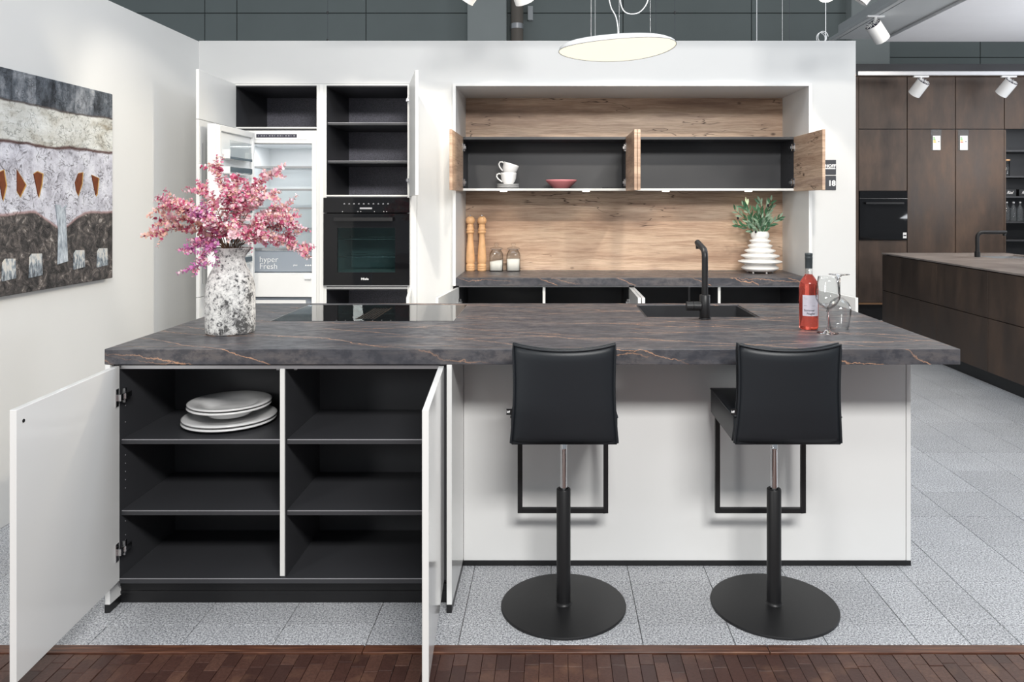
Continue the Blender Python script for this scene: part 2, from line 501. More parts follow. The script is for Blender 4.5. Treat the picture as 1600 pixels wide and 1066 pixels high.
class MB:
    """collects shapes in world coordinates, builds ONE mesh object"""

    def __init__(s):
        s.v, s.f, s.s, s.m = [], [], [], []
        s.mi = 0

    def add(s, vs, fs, smooth=False):
        o = len(s.v)
        s.v += [Vector(v) for v in vs]
        for f in fs:
            s.f.append([i + o for i in f])
            s.s.append(smooth)
            s.m.append(s.mi)
        return s

    def box(s, x0, x1, y0, y1, z0, z1):
        vs = [(x, y, z) for x in (x0, x1) for y in (y0, y1) for z in (z0, z1)]
        return s.add(vs, [(0, 1, 3, 2), (4, 6, 7, 5), (0, 4, 5, 1), (2, 3, 7, 6), (0, 2, 6, 4), (1, 5, 7, 3)])

    def obox(s, p, ang, u0, u1, t0, t1, z0, z1):
        """box whose length runs from point p in plan direction ang; t is across it, to its left"""
        c, si = math.cos(ang), math.sin(ang)
        k = len(s.v)
        s.box(u0, u1, t0, t1, z0, z1)
        for i in range(k, len(s.v)):
            u, t, z = s.v[i]
            s.v[i] = Vector((p[0] + c * u - si * t, p[1] + si * u + c * t, z))
        return s

    def cyl(s, p0, p1, r0, r1=None, n=16, cap=True):
        p0, p1 = Vector(p0), Vector(p1)
        r1 = r0 if r1 is None else r1
        d = (p1 - p0).normalized()
        a = d.orthogonal().normalized()
        b = d.cross(a)
        vs, fs = [], []
        for p, r in ((p0, r0), (p1, r1)):
            vs += [p + (a * math.cos(2 * PI * i / n) + b * math.sin(2 * PI * i / n)) * r for i in range(n)]
        fs = [(i, (i + 1) % n, n + (i + 1) % n, n + i) for i in range(n)]
        s.add(vs, fs, True)
        if cap:
            s.add(vs, [tuple(range(n))[::-1], tuple(range(n, 2 * n))])
        return s

    def tube(s, pts, r, n=8, closed=False, cap=True):
        pts = [Vector(p) for p in pts]
        rs = r if isinstance(r, (list, tuple)) else [r] * len(pts)
        N = len(pts)
        up = None
        vs, fs = [], []
        for i, p in enumerate(pts):
            if closed:
                d = pts[(i + 1) % N] - pts[i - 1]
            else:
                d = pts[min(i + 1, N - 1)] - pts[max(i - 1, 0)]
            d.normalize()
            a = d.orthogonal().normalized() if up is None else (up - d * up.dot(d)).normalized()
            up = a
            b = d.cross(a)
            vs += [p + (a * math.cos(2 * PI * k / n) + b * math.sin(2 * PI * k / n)) * rs[i] for k in range(n)]
        for i in range(N if closed else N - 1):
            j = (i + 1) % N
            fs += [(i * n + k, i * n + (k + 1) % n, j * n + (k + 1) % n, j * n + k) for k in range(n)]
        s.add(vs, fs, True)
        if cap and not closed:
            s.add(vs, [tuple(range(n))[::-1], tuple(range((N - 1) * n, N * n))])
        return s

    def lathe(s, prof, c, n=32, sx=1.0, smooth=True, mat=None):
        """prof: list of (radius, height); closes at r = 0"""
        vs, fs = [], []
        rings = []
        for r, z in prof:
            if r < 1e-6:
                rings.append([len(vs)])
                vs.append(Vector((0, 0, z)))
            else:
                rings.append(list(range(len(vs), len(vs) + n)))
                vs += [Vector((r * math.cos(2 * PI * i / n) * sx, r * math.sin(2 * PI * i / n), z)) for i in range(n)]
        for a, b in zip(rings, rings[1:]):
            for i in range(n):
                j = (i + 1) % n
                if len(a) == 1 and len(b) == 1:
                    continue
                if len(a) == 1:
                    fs.append((a[0], b[j], b[i]))
                elif len(b) == 1:
                    fs.append((a[i], a[j], b[0]))
                else:
                    fs.append((a[i], a[j], b[j], b[i]))
        c = Vector(c)
        if mat is not None:
            vs = [mat @ v for v in vs]
        return s.add([v + c for v in vs], fs, smooth)

    def build(s, name, mat, parent=None, bevel=0.0, seg=1, origin=None, base=False):
        lo = Vector([min(v[i] for v in s.v) for i in range(3)])
        hi = Vector([max(v[i] for v in s.v) for i in range(3)])
        c = (lo + hi) / 2
        if base:
            c.z = lo.z
        if origin is not None:
            c = Vector(origin)
        me = bpy.data.meshes.new(name)
        me.from_pydata([tuple(v - c) for v in s.v], [], s.f)
        for mm in (mat if isinstance(mat, (list, tuple)) else [mat]):
            me.materials.append(M[mm])
        me.polygons.foreach_set('use_smooth', s.s)
        me.polygons.foreach_set('material_index', s.m)
        bm = bmesh.new()
        bm.from_mesh(me)
        if bevel:
            bmesh.ops.remove_doubles(bm, verts=bm.verts, dist=1e-6)
            es = [e for e in bm.edges if len(e.link_faces) == 2 and e.calc_face_angle(0) > 0.6]
            bmesh.ops.bevel(bm, geom=es, offset=bevel, segments=seg, profile=0.6, affect='EDGES', clamp_overlap=True)
        bmesh.ops.recalc_face_normals(bm, faces=bm.faces)
        bm.to_mesh(me)
        bm.free()
        me.update()
        o = bpy.data.objects.new(name, me)
        COL.objects.link(o)
        if parent:
            o.parent = parent
        o.location = c - wloc(parent)
        WL[o.name] = c
        return o


def tag(o, label=None, cat=None, group=None, kind=None):
    if label:
        o['label'] = label
    if cat:
        o['category'] = cat
    if group:
        o['group'] = group
    if kind:
        o['kind'] = kind
    return o


def thing(name, loc, label, cat, group=None):
    o = bpy.data.objects.new(name, None)
    COL.objects.link(o)
    o.empty_display_size = 0.1
    o.location = loc
    WL[o.name] = Vector(loc)
    return tag(o, label, cat, group)


def box(name, mat, parent, x0, x1, y0, y1, z0, z1, bevel=0.0):
    return MB().box(x0, x1, y0, y1, z0, z1).build(name, mat, parent, bevel)


def text(name, string, size, loc, mat, parent, right=False, shear=0.0, depth=0.0006, bold=0.0, xs=1.0):
    """lettering standing upright and facing the front (-Y)"""
    cu = bpy.data.curves.new('lettering', 'FONT')
    cu.body = string
    cu.size = size
    cu.extrude = depth
    cu.offset = bold
    cu.shear = shear
    cu.align_x = 'RIGHT' if right else 'LEFT'
    cu.resolution_u = 3
    t = bpy.data.objects.new('lettering', cu)
    COL.objects.link(t)
    bpy.context.view_layer.update()
    dg = bpy.context.evaluated_depsgraph_get()
    me = bpy.data.meshes.new_from_object(t.evaluated_get(dg))
    bpy.data.objects.remove(t)
    for v in me.vertices:
        v.co = Vector((v.co.x * xs, -v.co.z, v.co.y))
    me.materials.clear()
    me.materials.append(M[mat])
    me.name = name
    o = bpy.data.objects.new(name, me)
    COL.objects.link(o)
    o.parent = parent
    o.location = Vector(loc) - wloc(parent)
    WL[o.name] = Vector(loc)
    return o


def copy_tree(o, delta, label=None, parent=None):
    c = o.copy()
    COL.objects.link(c)
    c.parent = parent
    if parent is None:
        c.location = o.location + Vector(delta)
    if label:
        c['label'] = label
    WL[c.name] = wloc(o) + Vector(delta)
    for ch in list(o.children):
        copy_tree(ch, delta, None, c)
    return c


def arc(c, r, a0, a1, n, plane='yz'):
    out = []
    for i in range(n + 1):
        a = a0 + (a1 - a0) * i / n
        u, v = r * math.cos(a), r * math.sin(a)
        out.append((c[0], c[1] + u, c[2] + v) if plane == 'yz' else ((c[0] + u, c[1], c[2] + v) if plane == 'xz' else (c[0] + u, c[1] + v, c[2])))
    return out


def slab_with_holes(x0, x1, y0, y1, z0, z1, holes):
    xs = sorted({x0, x1, *[h[0] for h in holes], *[h[1] for h in holes]})
    ys = sorted({y0, y1, *[h[2] for h in holes], *[h[3] for h in holes]})
    solid = {}
    for i in range(len(xs) - 1):
        for j in range(len(ys) - 1):
            cx, cy = (xs[i] + xs[i + 1]) / 2, (ys[j] + ys[j + 1]) / 2
            solid[i, j] = not any(h[0] < cx < h[1] and h[2] < cy < h[3] for h in holes)
    vid, vs, fs = {}, [], []

    def v(i, j, k):
        if (i, j, k) not in vid:
            vid[i, j, k] = len(vs)
            vs.append((xs[i], ys[j], (z0, z1)[k]))
        return vid[i, j, k]
    for (i, j), s in solid.items():
        if not s:
            continue
        fs.append((v(i, j, 1), v(i + 1, j, 1), v(i + 1, j + 1, 1), v(i, j + 1, 1)))
        fs.append((v(i, j, 0), v(i, j + 1, 0), v(i + 1, j + 1, 0), v(i + 1, j, 0)))
        for (di, dj), a, c in (((-1, 0), (i, j + 1), (i, j)), ((1, 0), (i + 1, j), (i + 1, j + 1)), ((0, -1), (i, j), (i + 1, j)), ((0, 1), (i + 1, j + 1), (i, j + 1))):
            if not solid.get((i + di, j + dj), False):
                fs.append((v(*a, 0), v(*c, 0), v(*c, 1), v(*a, 1)))
    return MB().add(vs, fs)



# ------------------------------------------------------------------ the setting
W = 5.36        # front plane of the partition wall
TOP = 0.937     # worktop height

# --- granite floor
floor = MB().box(-2.6, 7.2, 2.534, 12.2, -0.08, -0.006).build('floor', 'grout')
tag(floor, 'light grey speckled granite tile floor around the island', 'floor', kind='structure')
cols = [-2.755 + 0.305 * i for i in range(14)] + [1.377, 1.545] + [1.85 + 0.305 * i for i in range(13)]
cols = sorted(c for c in cols if c < 1.23 or c > 1.3)
cols = [-2.60] + [c for c in cols if c > -2.58]
rows = [2.534, 2.653] + [2.653 + 0.3055 * i for i in range(1, 24)]
tile_cache = {}
rest = MB()
for i in range(len(cols) - 1):
    for j in range(len(rows) - 1):
        x0, x1, y0, y1 = cols[i] + .0014, cols[i + 1] - .0014, rows[j] + .0014, rows[j + 1] - .0014
        cx, cy = (x0 + x1) / 2, (y0 + y1) / 2
        seen = (cy < 3.0 and -2.4 < cx < cy * 0.64) or (cx > 1.36 and cx < 3.6 and cx < cy * 0.66 and cy < 7.0) or (-2.6 < cx < -1.5 and cy < 4.2)
        if not seen:
            if cy < 10.5:
                rest.box(x0, x1, y0, y1, -0.006, 0)
            continue
        key = (round(x1 - x0, 3), round(y1 - y0, 3))
        if key not in tile_cache:
            o = box('tile', 'granite', floor, x0, x1, y0, y1, -0.006, 0, 0.0008)
            tile_cache[key] = o.data
        else:
            o = bpy.data.objects.new('tile', tile_cache[key])
            COL.objects.link(o)
            o.parent = floor
            o.location = Vector((cx, cy, -0.003)) - wloc(floor)
o = rest.build('distant_tiles', 'granite', floor)
o['kind'] = 'stuff'

# --- end-grain wood block floor in the foreground
wood = MB().box(-3.2, 3.2, -0.6, 2.534, -0.08, -0.012).build('floor', 'wood_border')
tag(wood, 'dark red-brown end-grain wood block floor along the front edge', 'floor', kind='structure')
for x0 in (-3.2, -1.9, -0.62, 0.7, 1.95):
    x1 = {-3.2: -1.9, -1.9: -0.62, -0.62: 0.7, 0.7: 1.95, 1.95: 3.2}[x0]
    box('plank', 'wood_border', wood, x0 + .001, x1 - .001, 2.487, 2.531, -0.012, 0.003, 0.002)
rest = MB()
blk = None
bw, bl = 0.0455, 0.098
for i in range(-46, 47):
    off = random.random() * bl * 0.55
    for j in range(9):
        x0 = i * bw
        y1 = 2.484 - (j * bl - off if j else 0)
        y0 = 2.484 - ((j + 1) * bl - off)
        z1 = random.uniform(-0.0022, 0.0006)
        vis = y1 > 2.31 and -1.80 < x0 < 1.52
        if vis:
            if j == 0:
                o = box('block', 'wood_block', wood, x0 + .0007, x0 + bw - .0007, y0 + .0007, y1 - .0007, -0.012, z1, 0.0008)
            elif blk is None:
                o = box('block', 'wood_block', wood, x0 + .0007, x0 + bw - .0007, y0 + .0007, y1 - .0007, -0.012, z1, 0.0008)
                blk = o.data
                bz = o.location.z - z1
            else:
                o = bpy.data.objects.new('block', blk)
                COL.objects.link(o)
                o.parent = wood
                o.location = Vector((x0 + bw / 2, (y0 + y1) / 2, 0)) - wloc(wood)
                o.location.z = bz + z1
        else:
            rest.box(x0 + .0007, x0 + bw - .0007, y0 + .0007, y1 - .0007, -0.012, z1)
o = rest.build('further_blocks', 'wood_block', wood)
o['kind'] = 'stuff'

# --- left wall
wl_ = MB().box(-2.62, -2.47, 1.2, 6.03, 0, 2.582).build('wall_left', 'wall_paint', bevel=0.003)
tag(wl_, 'plain off-white partition wall on the left with the painting', 'wall', kind='structure')
# --- back partition with openings for the tall units and the alcove
b = slab_with_holes(-2.47, 2.105, 0, 2.586, 0, 0.62, [(-2.234, -0.952, -1, 2.288), (-0.7005, 1.7895, -1, 2.288)])
b.v = [Vector((v.x, W + v.z, max(0, v.y))) for v in b.v]
b.f, b.s, b.m = map(list, zip(*[(f, s_, m_) for f, s_, m_ in zip(b.f, b.s, b.m) if max(b.v[i].z for i in f) > 0]))
b.box(-2.47, 2.105, 5.981, 6.03, 0, 2.586)
wb = b.build('wall_back', 'wall_paint')
tag(wb, 'free-standing white partition wall with built-in kitchen units', 'wall', kind='structure')

# --- grey-green hall wall far behind, made of panels
D = 12.0
hall = MB().box(-9, 12, D, D + 0.2, 0, 6.2).build('wall_rear', 'hall_joint')
tag(hall, 'grey-green panelled hall wall rising behind the white partition', 'wall', kind='structure')
pxs = [-8.93, -6.93, -5.43, -4.93, -2.92, -0.92, 1.08, 3.08, 4.64, 6.64, 8.64, 10.6]
pzs = [2.34, 3.03, 3.72, 4.41, 5.10, 5.79]
for x0, x1 in zip(pxs, pxs[1:]):
    for z0, z1 in zip(pzs, pzs[1:]):
        box('panel', 'hall_green', hall, x0 + .006, x1 - .006, D - 0.03, D + .01, z0 + .006, z1 - .006, 0.003)
box('pilaster', 'hall_green_light', hall, -1.32, -0.72, D - 0.25, D, 0, 6.2, 0.01)
box('pilaster', 'hall_green_light', hall, 4.55, 5.14, D - 0.25, D, 0, 6.2, 0.01)
pp = thing('wall_pipe', (-0.56, D - 0.2, 0), 'brown vertical pipe beside the pale pilaster behind the partition', 'pipe')
MB().cyl((-0.56, D - 0.2, 0), (-0.56, D - 0.2, 6.2), 0.095, n=20).build('pipe', 'pipe_brown', pp)
MB().cyl((-0.56, D - 0.2, 4.12), (-0.56, D - 0.2, 4.2), 0.104, n=20).build('clamp', 'aluminium', pp)
o = MB().box(-0.40, -0.32, D - 0.13, D - 0.03, 4.28, 4.5).build('junction_box', 'soffit_grey', bevel=0.01, seg=2)
tag(o, 'small grey junction box on the hall wall beside the brown pipe', 'box')

# --- white ceiling soffit over the far kitchen, grey edge strip
sof = MB().box(3.96, 9.5, 2.0, 9.27, 3.40, 3.6).build('ceiling', 'soffit_white')
tag(sof, 'white lowered ceiling over the dark kitchen on the right', 'ceiling', kind='structure')
o = MB().box(3.43, 3.955, 2.0, 9.27, 3.43, 3.6).build('trim_1', 'soffit_grey')
tag(o, 'grey border strip along the edge of the lowered ceiling', 'trim', kind='structure')

# ------------------------------------------------------------------ alcove: frame and oak cladding
AL, AR, AB = -0.678, 1.767, 5.94
b = MB()
b.box(AL - 0.022, AL, 5.325, 5.98, 0.882, 2.286)
b.box(AR, AR + 0.022, 5.325, 5.98, 0.882, 2.286)
b.box(AL, AR, 5.325, 5.98, 2.266, 2.286)
o = b.build('trim_2', 'white_matt')
tag(o, 'slim white frame lining the oak alcove in the partition', 'trim', kind='structure')
o = MB().box(AL, AR, AB, AB + 0.02, TOP, 2.266).build('oak_cladding', 'oak')
tag(o, 'rustic oak back panel lining the whole alcove', 'wall panel')


# ------------------------------------------------------------------ hinges and doors
def hinge(door, p, ang, z, side):
    """concealed hinge: cup plate on the door's inner face and arm reaching into the cabinet"""
    b = MB()
    b.obox(p, ang, 0.012, 0.034, side * 0.0005, side * 0.004, z - 0.032, z + 0.032)
    b.obox(p, ang, -0.006, 0.024, side * 0.004, side * 0.016, z - 0.012, z + 0.012)
    b.obox(p, ang, -0.050, -0.004, side * 0.004, side * 0.020, z - 0.010, z + 0.010)
    b.obox(p, ang, -0.030, -0.014, side * 0.001, side * 0.012, z - 0.026, z + 0.026)
    return b.build('hinge', 'chrome', door, 0.001)


def door(parent, p, free, thick, z0, z1, mat, inner, hinges=True, edge=None):
    """door leaf open from hinge corner p to free corner (both on the INNER face); inner = +1 if that face looks left of the direction p->free"""
    ang = math.atan2(free[1] - p[1], free[0] - p[0])
    L = math.hypot(free[0] - p[0], free[1] - p[1])
    t0, t1 = (-thick, 0) if inner > 0 else (0, thick)
    b = MB().obox(p, ang, 0, L, t0, t1, z0, z1)
    d = b.build('door', mat, parent, 0.0012)
    if edge:
        MB().obox(p, ang, L, L + 0.0012, t0 + .001, t1 - .001, z0 + .001, z1 - .001).build('edge_band', edge, d)
    if hinges:
        for z in ([z0 + 0.11, z1 - 0.11] if z1 - z0 > 0.5 else [z0 + 0.065, z1 - 0.075]):
            hinge(d, p, ang, z, inner)
    return d


# ------------------------------------------------------------------ island
isl = thing('island_cladding', (-0.08, 3.3, 0), 'white lacquered cladding panels carrying the island worktop', 'island')
box('end_panel', 'white_lacquer', isl, -1.594, -1.5765, 2.733, 3.93, 0.028, 0.8815, 0.001)
box('divider_panel', 'white_lacquer', isl, -0.380, -0.3615, 2.733, 3.09, 0.028, 0.8815, 0.001)
box('front_panel', 'white_lacquer', isl, -0.3610, 1.4150, 3.09, 3.108, 0.020, 0.8815, 0.0008)
box('end_panel', 'white_lacquer', isl, 1.4165, 1.4345, 3.088, 3.93, 0.020, 0.8815, 0.001)
box('rear_panel', 'white_lacquer', isl, -1.576, 1.416, 3.912, 3.93, 0.10, 0.8815, 0.001)
for x0, x1, y0, y1, h in ((-1.594, -1.5765, 2.731, 3.93, .028), (-0.380, -0.3615, 2.731, 3.09, .028), (-0.361, 1.4345, 3.087, 3.12, .020), (1.4165, 1.4345, 3.12, 3.93, .020)):
    box('base_strip', 'black_plastic', isl, x0, x1, y0, y1, 0, h)

# worktop with cut-outs for hob and sink
WX0, WX1, WY0, WY1 = -1.596, 1.4456, 2.733, 3.981
HX0, HX1, HY0, HY1 = -1.245, -0.438, 3.379, 3.914
SX0, SX1, SY0, SY1 = 0.418, 0.940, 3.500, 3.919


wt = slab_with_holes(WX0, WX1, WY0, WY1, 0.882, TOP, [(HX0, HX1, HY0, HY1), (SX0, SX1, SY0, SY1)]).build('worktop', 'worktop', bevel=0.0022, seg=2)
tag(wt, 'thick brown-grey stone-look worktop with rust veins on the island', 'worktop')

# hob
hob = thing('induction_hob', ((HX0 + HX1) / 2, 3.65, TOP), 'wide black glass induction hob with central extractor in the island', 'hob')
box('body', 'black_plastic', hob, HX0 + .01, HX1 - .01, HY0 + .01, HY1 - .01, TOP - 0.05, TOP - 0.003)
b = slab_with_holes(HX0 + .002, HX1 - .002, HY0 + .002, HY1 - .002, TOP - 0.003, TOP + 0.0006, [(-0.885, -0.800, 3.436, 3.812)])
b.build('glass_plate', 'cook_glass', hob)
for a in ((HX0 + .0005, HX0 + .002, HY0, HY1), (HX1 - .002, HX1 - .0005, HY0, HY1)):
    box('steel_edge', 'aluminium', hob, *a, TOP - 0.003, TOP + 0.0014)
gr = box('grille_frame', 'steel_dark', hob, -0.885, -0.882, 3.436, 3.812, TOP - 0.004, TOP + 0.0016)
box('grille_frame', 'steel_dark', hob, -0.803, -0.800, 3.436, 3.812, TOP - 0.004, TOP + 0.0016)
for i in range(5):
    x = -0.8700 + i * 0.0138
    box('grille_slat', 'steel_dark', hob, x, x + 0.0035, 3.440, 3.808, TOP - 0.008, TOP + 0.001)
for y in (3.56, 3.68):
    MB().box(-0.882, -0.803, y, y + .004, TOP - 0.012, TOP - 0.003).build('grille_bar', 'steel_dark', hob)
for k in range(7):
    MB().cyl((-0.96 + k * 0.04, 3.40, TOP + .0005), (-0.96 + k * 0.04, 3.40, TOP + .0010), 0.003, n=8).build('touch_mark', 'print_grey', hob)

# sink bowl
snk = thing('sink', (0.679, 3.71, TOP), 'undermounted anthracite composite sink in the island worktop', 'sink')
b = MB()
sz = TOP - 0.19
t = 0.012
b.box(SX0 + .001, SX0 + t, SY0 + .001, SY1 - .001, sz, TOP - .004)
b.box(SX1 - t, SX1 - .001, SY0 + .001, SY1 - .001, sz, TOP - .004)
b.box(SX0 + t, SX1 - t, SY0 + .001, SY0 + t, sz, TOP - .004)
b.box(SX0 + t, SX1 - t, SY1 - t, SY1 - .001, sz, TOP - .004)
b.box(SX0 + .001, SX1 - .001, SY0 + .001, SY1 - .001, sz - t, sz)
b.build('bowl', 'sink_composite', snk)
MB().lathe([(0.0, 0.004), (0.035, 0.004), (0.042, 0.001), (0.042, 0)], (0.679, 3.71, sz), 24).build('drain', 'steel_dark', snk)

# tap
tx, ty = 0.677, 3.442
tap = thing('kitchen_tap', (tx, ty, TOP), 'matt black angular mixer tap in front of the island sink', 'tap')
MB().cyl((tx, ty, TOP), (tx, ty, TOP + .006), 0.0275, n=28).build('base_ring', 'black_metal', tap, 0.001)
MB().cyl((tx, ty, TOP + .006), (tx, ty, TOP + .108), 0.0235, n=28).build('body', 'black_metal', tap, 0.001)
pts = [(tx, ty, TOP + .108), (tx, ty, TOP + .275)] + arc((tx, ty + 0.036, TOP + .275), 0.036, PI, PI / 2 + 0.16, 6)
last = pts[-1]
pts += [(tx, last[1] + 0.145, last[2] + 0.022)]
MB().tube(pts, 0.0142, 16).build('spout', 'black_metal', tap)
e = pts[-1]
MB().cyl((tx, e[1] - 0.016, e[2] - 0.028), (tx, e[1] - 0.014, e[2] - 0.006), 0.0115, n=16).build('aerator', 'black_metal', tap)
hb = MB().cyl((tx - .018, ty, TOP + .058), (tx - .052, ty, TOP + .058), 0.021, n=24).build('cartridge', 'black_metal', tap)
hd = MB().cyl((tx - .0535, ty, TOP + .058), (tx - .083, ty, TOP + .058), 0.021, n=24).build('handle_knob', 'black_metal', tap)
MB().cyl((tx - .070, ty, TOP + .078), (tx - .072, ty - .004, TOP + .142), 0.0045, n=10).build('lever', 'black_metal', hd)

# island cabinet facing the camera
cab = thing('island_cabinet', (-0.98, 2.95, 0), 'wide anthracite island cupboard with both white doors open', 'cabinet')
CY0, CY1 = 2.757, 3.175
box('side_wall', 'anthracite', cab, -1.5755, -1.557, CY0, CY1, 0.105, 0.880)
box('side_wall', 'anthracite', cab, -0.4025, -0.3815, CY0, CY1, 0.105, 0.880)
box('back_wall', 'anthracite', cab, -1.557, -0.4025, CY1 - .012, CY1, 0.105, 0.880)
box('top_panel', 'anthracite', cab, -1.557, -0.4025, CY0 + .012, CY1 - .012, 0.862, 0.880)
box('front_rail', 'aluminium', cab, -1.557, -0.4025, CY0, CY0 + .010, 0.862, 0.874)
bp = box('bottom_panel', 'anthracite', cab, -1.557, -0.4025, CY0, CY1 - .012, 0.092, 0.111, 0.001)
box('edge_band', 'print_grey', bp, -1.557, -0.4025, CY0 - .0008, CY0, 0.1085, 0.1105)
pt = box('partition', 'anthracite', cab, -0.9795, -0.9615, CY0 + .004, CY1 - .012, 0.111, 0.862)
box('edge_band', 'edge_white', pt, -0.9800, -0.9635, CY0 - .002, CY0 + .004, 0.120, 0.862)
for z in (0.350, 0.606):
    for x0, x1 in ((-1.5565, -0.9800), (-0.9610, -0.4030)):
        s = box('shelf', 'anthracite', cab, x0, x1, CY0 + .012, CY1 - .012, z - 0.018, z, 0.0008)
        box('edge_band', 'print_grey', s, x0 + .003, x1 - .003, CY0 + .0112, CY0 + .0125, z - 0.003, z - 0.0005)
for x0 in (-1.012, -0.948):
    f = box('wall_fixing', 'aluminium', cab, x0, x0 + .012, CY0 + .05, CY0 + .056, 0.846, 0.858, 0.001)
for z in (0.42, 0.45, 0.48, 0.51, 0.54, 0.66, 0.72, 0.78, 0.25, 0.30):
    MB().cyl((-1.5572, CY0 + .04, z), (-1.5560, CY0 + .04, z), 0.002, n=6).build('pin_hole', 'print_grey', cab)
pl = box('plinth', 'black_plastic', cab, -1.576, -0.381, 2.803, 2.82, 0, 0.092)
for z in (0.034, 0.062):
    box('groove_rib', 'black_plastic', pl, -1.576, -0.381, 2.799, 2.803, z, z + 0.010)
d1 = door(cab, (-1.5525, 2.752), (-1.5105, 2.163), 0.019, 0.105, 0.874, 'white_lacquer', +1)
MB().cyl((-1.5135, 2.195, 0.835), (-1.5115, 2.195, 0.835), 0.0055, n=12).build('bumper', 'black_plastic', d1)
d2 = door(cab, (-0.4110, 2.752), (-0.3700, 2.163), 0.019, 0.105, 0.874, 'white_lacquer', -1)


# ------------------------------------------------------------------ tall units
def tall_unit(x0, x1, label, shelves, back_mat):
    t = thing('tall_cabinet', ((x0 + x1) / 2, 5.65, 0), label, 'cabinet')
    for a, c in ((x0, x0 + .018), (x1 - .018, x1)):
        s = box('side_wall', 'anthracite', t, a, c, W + .004, 5.96, 0.10, 2.286)
        box('edge_band', 'edge_white', s, a, c, W - .002, W + .004, 0.10, 2.286)
    box('back_wall', back_mat, t, x0 + .018, x1 - .018, 5.945, 5.96, 0.10, 2.286)
    tp = box('top_panel', 'anthracite', t, x0 + .018, x1 - .018, W + .004, 5.945, 2.266, 2.286)
    box('edge_band', 'edge_white', tp, x0 + .018, x1 - .018, W - .002, W + .004, 2.274, 2.286)
    box('bottom_panel', 'anthracite', t, x0 + .018, x1 - .018, W, 5.945, 0.10, 0.118)
    box('plinth', 'black_plastic', t, x0, x1, W + .05, W + .066, 0, 0.10)
    for z, fixed in shelves:
        s = box('fixed_panel' if fixed else 'shelf', 'anthracite', t, x0 + .0185, x1 - .0185, W + (.001 if fixed else .03), 5.944, z - .018, z)
        box('edge_band', 'edge_white' if fixed else 'print_grey', s, x0 + .0185, x1 - .0185, W + (-.001 if fixed else .029), W + (.001 if fixed else .030), z - (.010 if fixed else .004), z)
    return t


FX0, FX1 = -2.232, -1.632
ta = tall_unit(FX0, FX1, 'tall cabinet with open top compartment around the built-in refrigerator', [(1.985, True)], 'anthracite_fleck_lit')
door(ta, (-2.2130, W - .004), (-2.190, 4.752), 0.019, 1.976, 2.283, 'white_matt', +1, hinges=False)
dl = door(ta, (-2.2130, W - .004), (-2.190, 4.752), 0.019, 0.873, 1.972, 'white_matt', +1, hinges=False)
for z0, z1 in ((1.70, 1.83), (1.42, 1.69), (0.95, 1.38)):   # slots of the sliding door coupling
    MB().obox((-2.2130, W - .004), math.atan2(4.752 - W + .004, .023), 0.550, 0.553, 0.0, 0.0008, z0, z1).build('slot', 'print_dark', dl)
door(ta, (-2.2130, W - .004), (-2.190, 4.752), 0.019, 0.118, 0.869, 'white_matt', +1, hinges=False)
box('filler_strip', 'white_matt', ta, FX1 + .001, -1.601, W - .002, W + .02, 0.10, 2.286)

OX0, OX1 = -1.600, -1.000
tb = tall_unit(OX0, OX1, 'tall cabinet with open shelves above and below the black oven', [(2.020, False), (1.752, False), (1.511, True), (0.868, True)], 'anthracite_fleck_lit')
door(tb, (-1.0060, W - .004), (-0.860, 4.782), 0.019, 1.505, 2.283, 'white_matt', -1)
door(tb, (-1.0060, W - .004), (-0.915, 4.775), 0.019, 0.118, 0.866, 'white_matt', -1)
box('filler_strip', 'white_matt', tb, OX1 + .001, -0.9535, W - .004, W + .02, 0.10, 2.286)

# refrigerator
RX0, RX1 = -2.211, -1.6525
fr = thing('refrigerator', (-1.93, 5.6, 0.12), 'white built-in refrigerator standing open behind the pink branches', 'refrigerator')
b = MB()
fy0, fy1 = W + .006, 5.93
cx0, cx1, cz0, cz1 = -2.165, -1.686, 0.966, 1.872
b.box(RX0, RX1, fy0, fy1, cz1, 1.962)
b.box(RX0, cx0, fy0, fy1, 0.80, cz1)
b.box(cx1, RX1, fy0, fy1, 0.80, cz1)
b.box(cx0, cx1, fy0, fy1, 0.80, cz0)
b.box(RX0, cx0, fy0, fy1, 0.122, 0.80)
b.box(cx1, RX1, fy0, fy1, 0.122, 0.80)
b.box(cx0, cx1, fy0, fy1, 0.122, 0.16)
b.box(cx0, cx1, fy1 - .03, fy1, 0.16, 0.80)
b.build('housing', 'fridge_white', fr, 0.002)
b = MB()
b.box(cx0 + .001, cx0 + .006, fy0 + .02, fy1, cz0, cz1)
b.box(cx1 - .006, cx1 - .001, fy0 + .02, fy1, cz0, cz1)
b.box(cx0 + .006, cx1 - .006, fy1 - .07, fy1, cz0, cz1)
b.box(cx0 + .006, cx1 - .006, fy0 + .02, fy1, cz1 - .006, cz1 - .001)
b.build('liner', 'liner', fr)
add_light('refrigerator_lamp', 'AREA', (-1.925, fy0 + .16, cz1 - .012), (-1.925, fy0 + .2, 1.0), 1.3, (1.0, 1.0, 1.0), 0.30, 0.06)
cp = box('control_panel', 'fridge_white', fr, -2.085, -1.72, fy0 - .004, fy0, 1.898, 1.948, 0.001)
ds = box('display', 'print_dark', cp, -2.072, -1.790, fy0 - .0052, fy0 - .004, 1.912, 1.936)
for i in range(14):
    x = -2.06 + i * 0.0190
    box('display_mark', 'print_grey', cp, x, x + (0.011 if i % 3 else 0.005), fy0 - .0058, fy0 - .0052, 1.921, 1.927)
for z in (1.712, 1.552, 1.422, 1.268):
    s = box('shelf', 'rack_glass', fr, cx0 + .008, cx1 - .008, fy0 + .07, fy1 - .075, z - .006, z)
    box('shelf_rail', 'aluminium', s, cx0 + .008, cx1 - .008, fy0 + .062, fy0 + .07, z - .010, z + .004)
dr = box('crisper_drawer', 'drawer_glass', fr, cx0 + .010, cx1 - .010, fy0 + .045, fy1 - .09, cz0 + .006, 1.118, 0.002)
